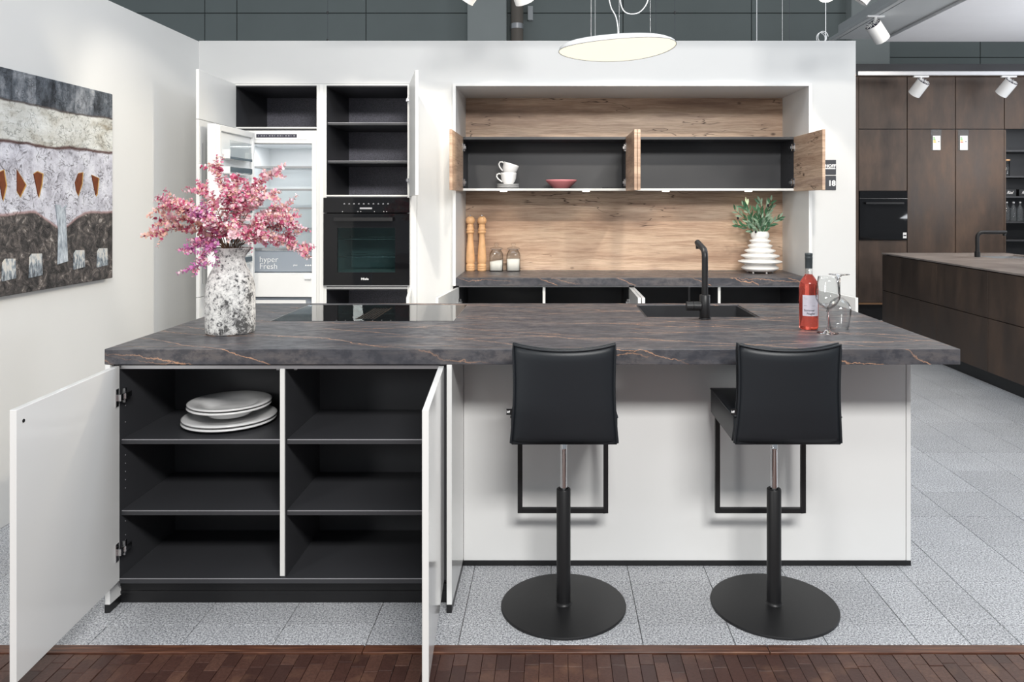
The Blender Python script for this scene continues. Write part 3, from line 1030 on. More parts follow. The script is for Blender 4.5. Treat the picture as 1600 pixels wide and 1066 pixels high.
box('drawer_rail', 'chrome', dr, cx0 + .010, cx1 - .010, fy0 + .035, fy0 + .05, 1.120, 1.142, 0.003)
text('lettering', 'hyper', 0.058, (-2.070, fy0 + .044, 1.040), 'print_white', dr, bold=-0.0006)
text('lettering', 'Fresh', 0.058, (-2.070, fy0 + .044, 0.992), 'print_white', dr, bold=-0.0006)
text('lettering', 'plus', 0.019, (-1.832, fy0 + .044, 1.013), 'print_white', dr)
for i in range(4):
    MB().cyl((-1.742 + i * .0155, fy0 + .0445, 1.017), (-1.742 + i * .0155, fy0 + .0435, 1.017), 0.0058, n=10).build('dot_mark', 'print_white', dr)
for z0, z1 in ((0.60, 0.795), (0.38, 0.59), (0.165, 0.37)):
    f = box('freezer_drawer', 'drawer_glass', fr, cx0 + .005, cx1 - .005, fy0 + .03, fy1 - .05, z0, z1, 0.003)
    box('drawer_grip', 'fridge_white', f, cx0 + .05, cx1 - .05, fy0 + .02, fy0 + .03, z1 - .05, z1 - .02)
box('latch_arm', 'fridge_white', fr, -1.735, -1.690, fy0 - .014, fy0, 0.925, 0.932)
# appliance door with racks, swung open at the left
fd = thing_door = MB().box(-2.150, -2.095, 4.772, 5.335, 0.876, 1.950).build('door', 'fridge_white', fr, 0.006, 2)
b = MB()
b.box(-2.095, -2.072, 4.774, 4.800, 0.886, 1.940)
b.box(-2.095, -2.072, 5.305, 5.333, 0.886, 1.940)
b.box(-2.095, -2.072, 4.800, 5.305, 1.905, 1.940)
b.box(-2.095, -2.072, 4.800, 5.305, 0.886, 0.925)
b.build('door_liner', 'fridge_white', fd, 0.003)
box('inner_panel', 'liner', fd, -2.0952, -2.092, 4.802, 5.303, 0.927, 1.903)
box('door_gasket', 'soffit_grey', fd, -2.153, -2.150, 4.78, 5.33, 0.88, 1.945)
for z, h in ((1.740, 0.115), (1.645, 0.042), (1.492, 0.05), (1.385, 0.05), (1.20, 0.05), (1.055, 0.05)):
    r = box('rack_front', 'rack_glass', fd, -2.050, -2.046, 4.872, 5.215, z, z + h)
    box('rack_floor', 'fridge_white', r, -2.094, -2.046, 4.872, 5.215, z - .006, z)
    box('rack_end', 'fridge_white', r, -2.094, -2.046, 4.862, 4.872, z, z + min(h, .055))
    box('rack_end', 'fridge_white', r, -2.094, -2.046, 5.215, 5.225, z, z + min(h, .055))
    box('rack_trim', 'rack_dark', r, -2.0455, -2.0435, 4.866, 5.220, z - .006 if h > .1 else z + .008, z + .010 if h > .1 else z + .040)
MB().tube([(-2.148, 5.336, 1.915), (-2.16, 5.350, 1.915), (-2.15, 5.362, 1.917), (-2.10, 5.364, 1.917)], 0.006, 8).build('door_hinge', 'chrome', fd)

# oven
ov = thing('built_in_oven', (-1.30, 5.6, 0.87), 'black glass built-in oven in the tall cabinet', 'oven')
oy = W - .022
ocp = box('control_panel', 'black_gloss', ov, -1.598, -1.002, oy, W - .003, 1.388, 1.493, 0.001)
for i in range(10):
    x = -1.452 + i * 0.0337
    MB().box(x - .006, x + .006, oy - .0006, oy, 1.447, 1.450).box(x - .004, x + .004, oy - .0006, oy, 1.451, 1.454).build('icon', 'print_grey', ocp)
box('display', 'print_grey', ocp, -1.345, -1.260, oy - .0006, oy, 1.413, 1.425)
for x in (-1.467, -1.36, -1.34, -1.245, -1.18, -1.16):
    box('touch_mark', 'print_white', ocp, x, x + .004, oy - .0006, oy, 1.394, 1.399)
od = slab_with_holes(-1.598, -1.002, 0.884, 1.382, 0, 0.022, [(-1.500, -1.100, 0.974, 1.284)])
od.v = [Vector((v.x, W - .003 - v.z * 0.86, v.y)) for v in od.v]
od = od.build('door', 'black_gloss', ov)
box('window_pane', 'oven_glass', od, -1.4995, -1.1005, oy + .004, oy + .008, 0.9745, 1.2835)
box('handle', 'black_metal', od, -1.515, -1.108, oy - .045, oy - .030, 1.330, 1.356, 0.002)
for x in (-1.490, -1.145):
    box('handle_post', 'black_metal', od, x, x + .012, oy - .030, oy, 1.337, 1.349)
text('lettering', 'Miele', 0.021, (-1.336, oy - .0006, 0.922), 'print_white', od, bold=0.0006, xs=1.15)
box('trim_strip', 'aluminium', ov, -1.598, -1.002, oy + .002, W - .003, 0.877, 0.8835)
b = MB()
b.box(-1.545, -1.055, W + .003, 5.85, 1.288, 1.300)
b.box(-1.545, -1.055, W + .003, 5.85, 0.955, 0.967)
b.box(-1.545, -1.533, W + .003, 5.85, 0.967, 1.288)
b.box(-1.067, -1.055, W + .003, 5.85, 0.967, 1.288)
b.box(-1.533, -1.067, 5.838, 5.85, 0.967, 1.288)
b.build('cavity', 'soffit_grey', ov)
for z in (1.200, 1.075):
    MB().tube([(-1.53, 5.42, z), (-1.07, 5.42, z)], 0.003, 6).tube([(-1.53, 5.78, z), (-1.07, 5.78, z)], 0.003, 6).build('rack', 'chrome', ov)


# ------------------------------------------------------------------ alcove units
bt = MB().box(AL + .0005, AR - .0005, 5.328, AB - .0005, 0.8825, TOP).build('worktop', 'worktop', bevel=0.002, seg=2)
tag(bt, 'thick brown-grey stone-look worktop running through the oak alcove', 'worktop')


def base_unit(x0, x1, label, lfree, rfree):
    t = thing('base_cabinet', ((x0 + x1) / 2, 5.65, 0), label, 'cabinet')
    for a, c in ((x0, x0 + .018), (x1 - .018, x1)):
        s = box('side_wall', 'anthracite', t, a, c, W + .010, 5.95, 0.10, 0.880)
    box('back_wall', 'anthracite', t, x0 + .018, x1 - .018, 5.935, 5.95, 0.10, 0.880)
    box('bottom_panel', 'anthracite', t, x0 + .018, x1 - .018, W + .010, 5.935, 0.10, 0.118)
    box('front_rail', 'aluminium', t, x0 + .018, x1 - .018, W + .010, W + .024, 0.868, 0.880)
    mx = (x0 + x1) / 2
    p = box('partition', 'anthracite', t, mx - .008, mx + .008, W + .014, 5.935, 0.118, 0.868)
    box('edge_band', 'edge_white', p, mx - .009, mx + .009, W + .008, W + .014, 0.118, 0.868)
    for a, c in ((x0 + .0185, mx - .0085), (mx + .0085, x1 - .0185)):
        box('shelf', 'anthracite', t, a, c, W + .03, 5.934, 0.47, 0.488)
    box('plinth', 'black_plastic', t, x0, x1, W + .06, W + .076, 0, 0.10)
    door(t, (x0 + .019, W + .004), lfree, 0.019, 0.105, 0.868, 'white_lacquer', +1)
    door(t, (x1 - .019, W + .004), rfree, 0.019, 0.105, 0.868, 'white_lacquer', -1)
    return t


MID = (AL + AR) / 2
base_unit(AL, MID - .0005, 'anthracite base cupboard with open white doors left of the tap', (-0.714, 4.770), (MID - .022, 4.765))
base_unit(MID + .0005, AR, 'anthracite base cupboard with open white doors right of the tap', (MID + .022, 4.765), (1.872, 4.770))


def wall_unit(x0, x1, label, lfree, rfree):
    z0, z1, y0, y1 = 1.545, 1.937, 5.602, AB - .0005
    t = thing('wall_cabinet', ((x0 + x1) / 2, 5.77, z0), label, 'cabinet')
    for a, c in ((x0, x0 + .018), (x1 - .018, x1)):
        box('side_wall', 'anthracite', t, a, c, y0, y1, z0, z1)
    box('back_wall', 'anthracite', t, x0 + .018, x1 - .018, y1 - .012, y1, z0 + .018, z1 - .018)
    box('top_panel', 'anthracite', t, x0 + .018, x1 - .018, y0, y1, z1 - .018, z1)
    bp = box('bottom_panel', 'anthracite', t, x0 + .018, x1 - .018, y0 + .002, y1, z0, z0 + .018)
    box('light_strip', 'edge_white', bp, x0 + .018, x1 - .018, y0 - .004, y0 + .002, z0, z0 + .017)
    for x in (x0 + .0185, x1 - .0185):
        for zz in (1.83, 1.79, 1.75):
            MB().cyl((x - .0006, y0 + .10, zz), (x + .0006, y0 + .10, zz), 0.006, n=8).build('pin_hole', 'black_plastic', t)
    for a, fr_, inn in ((x0 + .019, lfree, +1), (x1 - .019, rfree, -1)):
        door(t, (a, y0 - .003), fr_, 0.019, z0 - .004, z1 - .002, 'oak', inn)
    for x in ((x0 + 0.30), (x1 - 0.30)):
        MB().lathe([(0, -.003), (0.024, -.003), (0.028, 0), (0.028, .001)], (x, 5.79, z0 - .001), 20).build('downlight', 'spot_glow', t)
        add_light('cabinet_downlight', 'SPOT', (x, 5.79, z0 - .006), (x, 5.86, 0.9), 1.1, (1, 0.82, 0.6), 0.02, cone=100, blend=0.7)
    return t


wall_unit(AL + .0005, MID - .0005, 'open oak wall cupboard holding the white cups and pink bowl', (AL + .0195, 5.000), (MID - .0205, 5.000))
wall_unit(MID + .0005, AR - .0005, 'empty open oak wall cupboard above the ringed white vase', (MID + .0205, 5.000), (AR - .0195, 5.000))

# ------------------------------------------------------------------ bar stools
def make_stool(sx, label):
    sy = 2.782
    t = thing('bar_stool', (sx, sy, 0), label, 'stool', 'bar stools at the island')
    MB().lathe([(0, 0), (0.224, 0), (0.2255, 0.002), (0.2255, 0.007), (0.223, 0.009), (0.04, 0.0095), (0, 0.0095)], (sx, sy, 0), 64, smooth=False).build('base_plate', 'black_metal', t)
    MB().lathe([(0.031, 0.0095), (0.026, 0.014), (0.0255, 0.02), (0.0255, 0.421), (0.0235, 0.424), (0.015, 0.424)], (sx, sy, 0), 28).build('sleeve', 'black_metal', t)
    MB().lathe([(0.0125, 0.42), (0.0125, 0.565), (0.0135, 0.567), (0.0135, 0.572), (0.0125, 0.574), (0.0125, 0.635)], (sx, sy, 0), 24).build('gas_lift', 'chrome', t)
    box('mounting_plate', 'black_metal', t, sx - .09, sx + .09, sy - .09, sy + .12, 0.630, 0.638)
    # footrest hoop
    w, fy, zb = 0.1655, 2.968, 0.271
    b = MB()
    b.box(sx - w - .009, sx - w + .009, fy - .009, fy + .009, zb - .009, 0.640)
    b.box(sx + w - .009, sx + w + .009, fy - .009, fy + .009, zb - .009, 0.640)
    b.box(sx - w + .009, sx + w - .009, fy - .009, fy + .009, zb - .009, zb + .009)
    b.build('footrest', 'black_metal', t, 0.0012)
    # seat cushion: rounded block, slightly crowned
    nx, ny = 14, 14
    x0, x1, y0, y1 = sx - .181, sx + .181, 2.615, 3.015
    vs, fs = [], []
    for layer in range(4):
        for j in range(ny + 1):
            for i in range(nx + 1):
                u, v = i / nx * 2 - 1, j / ny * 2 - 1
                e = max(abs(u), abs(v))
                crown = 0.010 * (1 - u * u) * (1 - v * v)
                z = (0.634, 0.640, 0.724, 0.732)[layer] + (crown if layer == 3 else 0)
                k = 0.985 if layer in (0, 3) else 1.0
                vs.append(((x0 + x1) / 2 + u * k * (x1 - x0) / 2, (y0 + y1) / 2 + v * k * (y1 - y0) / 2, z))
    idx = lambda l, i, j: l * (nx + 1) * (ny + 1) + j * (nx + 1) + i
    for j in range(ny):
        for i in range(nx):
            fs.append((idx(3, i, j), idx(3, i + 1, j), idx(3, i + 1, j + 1), idx(3, i, j + 1)))
            fs.append((idx(0, i, j), idx(0, i, j + 1), idx(0, i + 1, j + 1), idx(0, i + 1, j)))
    for l in range(3):
        for i in range(nx):
            fs.append((idx(l, i, 0), idx(l, i + 1, 0), idx(l + 1, i + 1, 0), idx(l + 1, i, 0)))
            fs.append((idx(l, i, ny), idx(l + 1, i, ny), idx(l + 1, i + 1, ny), idx(l, i + 1, ny)))
        for j in range(ny):
            fs.append((idx(l, 0, j), idx(l + 1, 0, j), idx(l + 1, 0, j + 1), idx(l, 0, j + 1)))
            fs.append((idx(l, nx, j), idx(l, nx, j + 1), idx(l + 1, nx, j + 1), idx(l + 1, nx, j)))
    seat = MB().add(vs, fs, True).build('seat', 'leather', t)
    rim = [(x0, y0, .728), (x1, y0, .728), (x1, y1, .728), (x0, y1, .728)]
    MB().tube(rim, 0.0035, 6, closed=True).build('piping', 'leather', seat)
    # backrest shell, bowed around the sitter, narrower towards the top
    nu, nv = 20, 16
    front, back = [], []

    def bp(u, v, off):
        z = 0.640 + v * 0.332 + 0.006 * abs(u) ** 3 * v
        hw = 0.1815 - 0.004 * v - 0.0085 * math.sin(PI * min(1, v * 1.05)) - 0.006 * v * v
        y = 2.600 - 0.030 * (1 - u * u) * (0.25 + 0.75 * v) - 0.012 * v + 0.035 * max(0, 0.35 - v) ** 1.2
        dip = -0.010 * (1 - u * u) * max(0, v - 0.75) * 4
        return Vector((sx + u * hw, y + off, z + dip))
    vs, fs = [], []
    th = 0.042
    for off in (0, 1):
        for j in range(nv + 1):
            for i in range(nu + 1):
                u, v = i / nu * 2 - 1, j / nv
                e = max(abs(u) ** 10, abs(2 * v - 1) ** 14)
                o_ = (th * off) + (0.008 * e if off == 0 else -0.008 * e)
                vs.append(bp(u, v, o_))
    idx = lambda l, i, j: l * (nu + 1) * (nv + 1) + j * (nu + 1) + i
    for j in range(nv):
        for i in range(nu):
            fs.append((idx(0, i, j), idx(0, i + 1, j), idx(0, i + 1, j + 1), idx(0, i, j + 1)))
            fs.append((idx(1, i, j), idx(1, i, j + 1), idx(1, i + 1, j + 1), idx(1, i + 1, j)))
    for i in range(nu):
        fs.append((idx(0, i, 0), idx(1, i, 0), idx(1, i + 1, 0), idx(0, i + 1, 0)))
        fs.append((idx(0, i, nv), idx(0, i + 1, nv), idx(1, i + 1, nv), idx(1, i, nv)))
    for j in range(nv):
        fs.append((idx(0, 0, j), idx(0, 0, j + 1), idx(1, 0, j + 1), idx(1, 0, j)))
        fs.append((idx(0, nu, j), idx(1, nu, j), idx(1, nu, j + 1), idx(0, nu, j + 1)))
    back = MB().add(vs, fs, True).build('backrest', 'leather', t)
    for off in (0.007, th - 0.007):
        edge = [bp(-1, j / nv, off) for j in range(nv + 1)] + [bp(i / nu * 2 - 1, 1, off) for i in range(1, nu + 1)] + [bp(1, 1 - j / nv, off) for j in range(1, nv + 1)]
        MB().tube(edge, 0.0045, 6).build('piping', 'leather', back)
    # small woven brand tab sewn into the left seam
    tg = box('tab', 'black_plastic', back, sx - .196, sx - .172, 2.607, 2.609, 0.738, 0.758)
    text('lettering', 'kff', 0.0105, (sx - .1945, 2.6068, 0.745), 'print_white', tg, bold=0.0003)
    return t


make_stool(0.036, 'black leather bar stool on a round base beside the open cupboard')
make_stool(0.797, 'black leather bar stool on a round base below the wine bottle')

# ------------------------------------------------------------------ painting
pa = thing('painting', (-2.47, 3.6, 1.043), 'large abstract mixed-media painting with rust shapes on the left wall', 'painting')
box('canvas', 'canvas_paint', pa, -2.469, -2.430, 2.93, 4.24, 1.043, 2.056, 0.003)


def patch(name, mat, pts, th=0.004):
    x0, x1 = -2.4305, -2.430 + th
    nn = len(pts)
    vs = [(x0, y, z) for y, z in pts] + [(x1, y, z) for y, z in pts]
    fs = [tuple(range(nn))[::-1], tuple(range(nn, 2 * nn))] + [(i, (i + 1) % nn, nn + (i + 1) % nn, nn + i) for i in range(nn)]
    return MB().add(vs, fs).build(name, mat, pa, 0.0008)


for yc, top, bot, w, kind in ((3.385, 1.60, 1.47, .05, 0), (3.507, 1.605, 1.488, .058, 1), (3.622, 1.603, 1.486, .060, 2), (3.935, 1.612, 1.497, .064, 3), (4.072, 1.603, 1.497, .060, 4), (3.24, 1.60, 1.48, .06, 2), (3.10, 1.60, 1.49, .06, 3)):
    h = top - bot
    shape = {0: [(-.5, .9), (.2, 1), (.5, .5), (.1, 0)], 1: [(-.45, 1), (.5, .45), (-.1, 0), (-.45, .2)], 2: [(-.5, .9), (-.1, 1), (.5, .92), (.4, .5), (.05, 0)],
             3: [(-.5, .55), (-.1, .95), (.45, 1), (.35, .5), (-.1, 0), (-.35, .2)], 4: [(-.5, 1), (.5, .86), (.3, .1), (.1, 0)]}[kind]
    patch('ochre_halo', 'ochre', [(yc + .006 + u * w * 1.18, bot - .008 + v * h * 1.10) for u, v in shape], 0.0015)
    patch('rust_shape', 'rust', [(yc + u * w, bot + v * h) for u, v in shape], 0.004)
patch('tree_trunk', 'trunk_paint', [(3.765, 1.155), (3.845, 1.165), (3.835, 1.30), (3.825, 1.43), (3.838, 1.447), (3.815, 1.435), (3.800, 1.428), (3.785, 1.446), (3.748, 1.450), (3.772, 1.32)])
for y0, y1, z0, z1 in ((3.385, 3.475, 1.110, 1.205), (3.56, 3.655, 1.108, 1.216), (3.89, 3.985, 1.118, 1.212), (4.09, 4.19, 1.112, 1.210), (3.17, 3.27, 1.11, 1.205)):
    patch('pale_window', 'window_paint', [(y0, z0), (y1, z0 + .006), (y1 - .004, z1), (y0 + .02, z1 + .004), (y0 + .003, z1 - .012)], 0.003)

# ------------------------------------------------------------------ vase with pink branches on the island
vx, vy = -1.295, 3.082
prof = [(0, 0), (0.084, 0), (0.092, 0.006), (0.0935, 0.02), (0.0945, 0.08), (0.094, 0.16), (0.091, 0.195), (0.083, 0.222), (0.074, 0.242), (0.064, 0.262), (0.056, 0.284), (0.0545, 0.300), (0.058, 0.318), (0.065, 0.336), (0.067, 0.341), (0.063, 0.341), (0.055, 0.325), (0.050, 0.300), (0.052, 0.28), (0.06, 0.26), (0.085, 0.20), (0.085, 0.03), (0, 0.02)]
b = MB().lathe(prof, (vx, vy, TOP), 48)
for i, v in enumerate(b.v):           # pinched pouring lip on the right
    h = v.z - TOP
    if h > 0.30:
        a = math.atan2(v.y - vy, v.x - vx)
        k = max(0, math.cos(a)) ** 6 * (h - 0.30) / 0.041
        v.x += 0.022 * k
        v.z -= 0.0
o = b.build('vase', 'vase_wash', base=True)
tag(o, 'weathered whitewashed stoneware vase on the island holding pink branches', 'vase')


def bez(p0, p1, p2, n):
    return [p0 * (1 - t) ** 2 + p1 * 2 * t * (1 - t) + p2 * t * t for t in [i / n for i in range(n + 1)]]


def round_leaf(b, p, d, nrm, r, mi):
    """small cupped round leaf starting at p, growing along d"""
    d = d.normalized()
    s = d.cross(nrm).normalized()
    nn = s.cross(d).normalized()
    b.mi = mi
    c = p + d * r * 1.1
    ring = [p] + [c + (d * math.cos(a) * 1.0 + s * math.sin(a) * 0.92) * r + nn * r * 0.28 for a in (2.4, 1.5, 0.7, 0, -0.7, -1.5, -2.4)]
    vs = ring + [c]
    b.add(vs, [(8, i, i + 1) for i in range(0, 7)] + [(8, 7, 0)], True)


bq = thing('pink_branches', (vx, vy, TOP + .04), 'spray of dried pink eucalyptus branches arranged in the whitewashed vase', 'flowers')
PM = ['petal_deep', 'petal_rose', 'petal_light', 'petal_peach', 'petal_lilac']
K = 3.08 / 1202
tips = [(212, 371, .05, 1.0, 'r'), (228, 352, .10, 1, 'r'), (238, 326, .02, .9, 'r'), (262, 318, -.06, .8, 'm'), (292, 300, .08, .6, 'm'), (300, 330, -.12, .5, 'm'), (335, 264, .0, .2, 'm'), (352, 282, .10, .1, 'd'),
        (372, 300, -.10, .1, 'd'), (388, 292, .10, -.1, 'd'), (428, 268, .06, -.5, 'p'), (400, 312, -.08, -.3, 'm'), (432, 308, .0, -.5, 'p'), (452, 330, .10, -.7, 'p'), (468, 345, -.05, -.8, 'm'), (476, 362, .06, -.9, 'm'),
        (485, 400, -.02, -1.1, 'm'), (470, 392, .10, -1, 'd'), (332, 424, -.16, .5, 'l'), (318, 392, -.15, .6, 'l'), (298, 386, .06, .8, 'd'), (350, 350, -.16, 0, 'm'), (395, 365, -.16, -.3, 'p'), (440, 372, -.12, -.6, 'd'),
        (360, 320, .14, 0, 'm'), (330, 340, -.14, .3, 'l'), (415, 345, .14, -.4, 'p'), (375, 360, -.1, -.1, 'd'), (300, 358, .12, .6, 'm')]
MIX = {'r': (0, 1, 2, 3, 3, 3), 'm': (0, 1, 1, 2, 2, 3), 'd': (0, 0, 1, 2, 2, 3), 'p': (1, 2, 2, 2, 3), 'l': (4, 4, 4, 1, 2)}
for (px, py, dy, lean, kind) in tips:
    tip = Vector(((px - 865) * K, vy + dy, EYE - (py - 317) * K))
    root = Vector((vx + random.uniform(-.02, .02), vy + random.uniform(-.02, .02), TOP + .16))
    mouth = Vector((vx - lean * 0.03, vy + dy * .25, TOP + .345))
    out = tip - mouth
    ctl = mouth + Vector((out.x * 0.35, out.y * .4, max(out.z, 0) * 0.75 + 0.045 + abs(out.x) * 0.12))
    path = [root, root.lerp(mouth, .5)] + bez(mouth, ctl, tip, 16)
    st = MB().tube(path, [0.0022 - 0.0014 * i / len(path) for i in range(len(path))], 5).build('stem', 'stem_brown', bq)
    lv = MB()
    up = Vector((0, 0, 1))
    curve = bez(mouth, ctl, tip, 60)

    def dress(pts, r0, r1, start):
        nn = len(pts)
        for i in range(start, nn):
            t = i / (nn - 1)
            d = (pts[min(i + 1, nn - 1)] - pts[max(i - 1, 0)]).normalized()
            side = d.cross(up)
            if side.length < .05:
                side = d.cross(Vector((1, 0, 0)))
            side.normalize()
            rot = Matrix.Rotation(i * 1.57 + random.uniform(-.6, .6), 3, d)
            for sg in (-1, 1):
                s = rot @ side * sg
                ld = (s + d * random.uniform(.2, .7) + Vector([random.uniform(-.3, .3) for _ in range(3)])).normalized()
                r = (r0 + (r1 - r0) * t) * random.uniform(.75, 1.2)
                round_leaf(lv, pts[i], ld, (d + Vector([random.uniform(-.5, .5) for _ in range(3)])), r, random.choice(MIX[kind]))
    dress(curve[12::2], 0.0105, 0.0055, 0)
    L = (tip - mouth).length
    for q_ in range(6 if L < .16 else 13):
        i = random.randint(22, 56)
        p = curve[i]
        d = (curve[i + 1] - curve[i - 1]).normalized()
        side = (Vector([random.uniform(-1, 1) for _ in range(3)]) + Vector((0, 0, .25)))
        dirn = (d * 0.9 + side * 0.75).normalized()
        ln = random.uniform(.035, .075)
        tw = bez(p, p + dirn * ln * .5 + Vector((0, 0, .006)), p + dirn * ln + Vector((0, 0, random.uniform(-.012, .012))), 7)
        lv.mi = 5
        lv.tube(tw, 0.0006, 4, cap=False)
        dress(tw, 0.0095, 0.005, 1)
    fo = lv.build('foliage', PM + ['stem_brown'], st)
    fo['kind'] = 'stuff'

# ------------------------------------------------------------------ bottle and glasses on the island
bx, by = 1.052, 3.172
bo = thing('wine_bottle', (bx, by, TOP), 'bottle of rose wine with pale label and grey cap on the island', 'bottle')
R = 0.0385
MB().lathe([(0, 0.004), (0.020, 0.003), (0.030, 0.0), (0.036, 0.003), (R, 0.010), (R, 0.168), (0.0375, 0.180), (0.033, 0.197), (0.024, 0.212), (0.0165, 0.222), (0.0150, 0.226), (0, 0.226)], (bx, by, TOP), 40).build('wine_body', 'rose_wine', bo)
MB().lathe([(0.0150, 0.2265), (0.0142, 0.240), (0.0140, 0.252), (0.0118, 0.252), (0.0122, 0.240), (0.0130, 0.2275)], (bx, by, TOP), 32).build('neck', 'glass', bo)
cp = MB().lathe([(0.0148, 0.250), (0.0150, 0.288), (0.0156, 0.290), (0.0156, 0.296), (0.0150, 0.298), (0.0150, 0.301), (0.0156, 0.303), (0.0156, 0.310), (0.0145, 0.3125), (0, 0.3125)], (bx, by, TOP), 32).build('screw_cap', 'capsule', bo)
vs, fs = [], []
nl = 14
a0, a1 = math.radians(214), math.radians(318)
for k, z in ((0, 0.058), (1, 0.143)):
    for i in range(nl + 1):
        a = a0 + (a1 - a0) * i / nl
        vs.append((bx + math.cos(a) * (R + .0006), by + math.sin(a) * (R + .0006), TOP + z))
fs = [(i, i + 1, nl + 2 + i, nl + 1 + i) for i in range(nl)]
lb = MB().add(vs, fs, True).build('label', 'paper_label', bo)


def curved_text(string, size, a_deg, z, mat, bold=0.0):
    o = text('lettering', string, size, (bx, by, TOP + z), mat, lb, bold=bold)
    for v in o.data.vertices:
        a = math.radians(a_deg) + v.co.x / R
        rr = R + .0010 - v.co.y * 0.2
        v.co = Vector((math.cos(a) * rr, math.sin(a) * rr, v.co.z))
    return o


curved_text('Sommer', 0.0125, 224, 0.077, 'print_dark', 0.0002)
curved_text('Nagler', 0.0125, 240, 0.064, 'print_dark', 0.0002)
curved_text('\u2013\u2013', 0.0060, 222, 0.132, 'print_dark')
curved_text('\u2013\u2013\u2013\u2013\u2013', 0.0060, 222, 0.126, 'print_dark')
curved_text('\u2013\u2013\u2013', 0.008, 224, 0.098, 'print_dark', 0.0002)
curved_text('\u2013\u2013\u2013', 0.008, 272, 0.098, 'print_dark', 0.0002)


def wine_glass(x, y, flip, label):
    prof = [(0, 0), (0.040, 0.0), (0.042, 0.0012), (0.036, 0.003), (0.012, 0.006), (0.0052, 0.014), (0.0042, 0.03), (0.0042, 0.080), (0.0065, 0.090), (0.018, 0.100), (0.036, 0.116), (0.0465, 0.136), (0.0478, 0.148), (0.0455, 0.170), (0.0400, 0.205), (0.0372, 0.226),
            (0.0362, 0.226), (0.0390, 0.205), (0.0444, 0.170), (0.0466, 0.148), (0.0452, 0.137), (0.035, 0.119), (0.017, 0.104), (0.004, 0.098), (0, 0.0975)]
    foot = prof[:9] + [(0, 0.0905)]
    prof = [(0, 0.0915)] + prof[9:]
    if flip:
        prof = [(r, 0.226 - z) for r, z in prof]
        foot = [(r, 0.226 - z) for r, z in foot]
    t = thing('wine_glass', (x, y, TOP), label, 'glass', 'wine glasses on the island')
    MB().lathe(prof, (x, y, TOP + .0004), 40).build('bowl', 'glass', t)
    MB().lathe(foot, (x, y, TOP + .0004), 40).build('stem', 'solid_glass', t)
    return t


wine_glass(1.094, 3.070, False, 'clear wine glass standing upright in front of the bottle')
wine_glass(1.176, 3.168, True, 'clear wine glass turned upside down on its rim')

# ------------------------------------------------------------------ plates in the island cupboard
pz = 0.6065
PX, PY = -1.253, 2.975


def plate(z, r, deep, label, dx=0.0, dy=0.0):
    if deep:
        prof = [(0, 0), (0.075, 0), (0.080, 0.004), (0.105, 0.026), (r - .004, 0.033), (r, 0.036), (r, 0.039), (r - .006, 0.0405), (0.105, 0.032), (0.096, 0.024), (0.080, 0.010), (0.070, 0.007), (0, 0.006)]
    else:
        prof = [(0, 0), (0.095, 0), (0.10, 0.003), (0.115, 0.008), (r - .004, 0.012), (r, 0.0145), (r, 0.018), (r - .006, 0.0195), (0.118, 0.0135), (0.106, 0.007), (0, 0.006)]
    o = MB().lathe(prof, (PX + dx, PY + dy, z), 56).build('plate', 'porcelain', base=True)
    return tag(o, label, 'plate', 'white plates stacked in the island cupboard')


plate(pz, 0.172, False, 'large flat white plate, lowest of the stack on the cupboard shelf')
plate(pz + .0145, 0.172, False, 'large flat white plate, second from the shelf, under the deep plates', .002, -.001)
plate(pz + .0345, 0.153, True, 'deep white plate, lower of the two smaller deep ones')
plate(pz + .0475, 0.153, True, 'deep white plate on top of the stack in the island cupboard', .001, .001)

# ------------------------------------------------------------------ crockery in the wall cupboard
shz = 1.5635
cx_, cy_ = -0.340, 5.745
for i, w_ in enumerate(('lowest', 'second lowest', 'second highest', 'topmost')):
    o = MB().lathe([(0, 0), (0.045, 0), (0.05, .002), (0.082, 0.006), (0.084, 0.0075), (0.082, 0.0085), (0.05, 0.0045), (0, 0.0035)], (cx_, cy_, shz + i * 0.0082), 36).build('saucer', 'porcelain', base=True)
    tag(o, 'small white saucer, ' + w_ + ' of the four under the cups', 'saucer', 'saucers under the cups')


def cup(x, y, z, tilt, label):
    t = thing('cup', (x, y, z), label, 'cup', 'white cups stacked in the wall cupboard')
    mt = Matrix.Rotation(tilt, 3, 'Y')
    MB().lathe([(0, 0.003), (0.030, 0.003), (0.032, 0), (0.035, 0.003), (0.048, 0.02), (0.056, 0.045), (0.059, 0.07), (0.060, 0.085), (0.0575, 0.0855), (0.056, 0.07), (0.053, 0.045), (0.045, 0.022), (0.03, 0.008), (0, 0.007)], (x, y, z), 36, mat=mt).build('bowl', 'porcelain', t)
    pts = [Vector((-0.054, 0, 0.072)), Vector((-0.070, 0, 0.079)), Vector((-0.086, 0, 0.072)), Vector((-0.089, 0, 0.056)), Vector((-0.078, 0, 0.038)), Vector((-0.058, 0, 0.023)), Vector((-0.044, 0, 0.016))]
    MB().tube([mt @ p + Vector((x, y, z)) for p in pts], 0.0055, 8).build('handle', 'porcelain', t)


cup(cx_ + .004, cy_, shz + 0.0334, 0, 'white cup standing on the saucers in the wall cupboard')
cup(cx_ + .000, cy_, shz + 0.0334 + 0.070, math.radians(17), 'white cup tilted inside the rim of the cup below')

o = MB().lathe([(0, 0), (0.055, 0), (0.060, 0.004), (0.085, 0.026), (0.108, 0.048), (0.115, 0.057), (0.116, 0.064), (0.112, 0.066), (0.104, 0.052), (0.08, 0.03), (0.055, 0.012), (0, 0.008)], (0.057, 5.745, shz), 44).build('bowl', 'pink_glaze', base=True)
tag(o, 'shallow dusty pink bowl in the open wall cupboard', 'bowl')
o = MB().box(0.36, 0.50, 5.70, 5.80, shz, shz + .008).build('bumper_strip', 'black_plastic', bevel=0.002)
tag(o, 'flat black strip lying in the wall cupboard near the doors', 'strip')


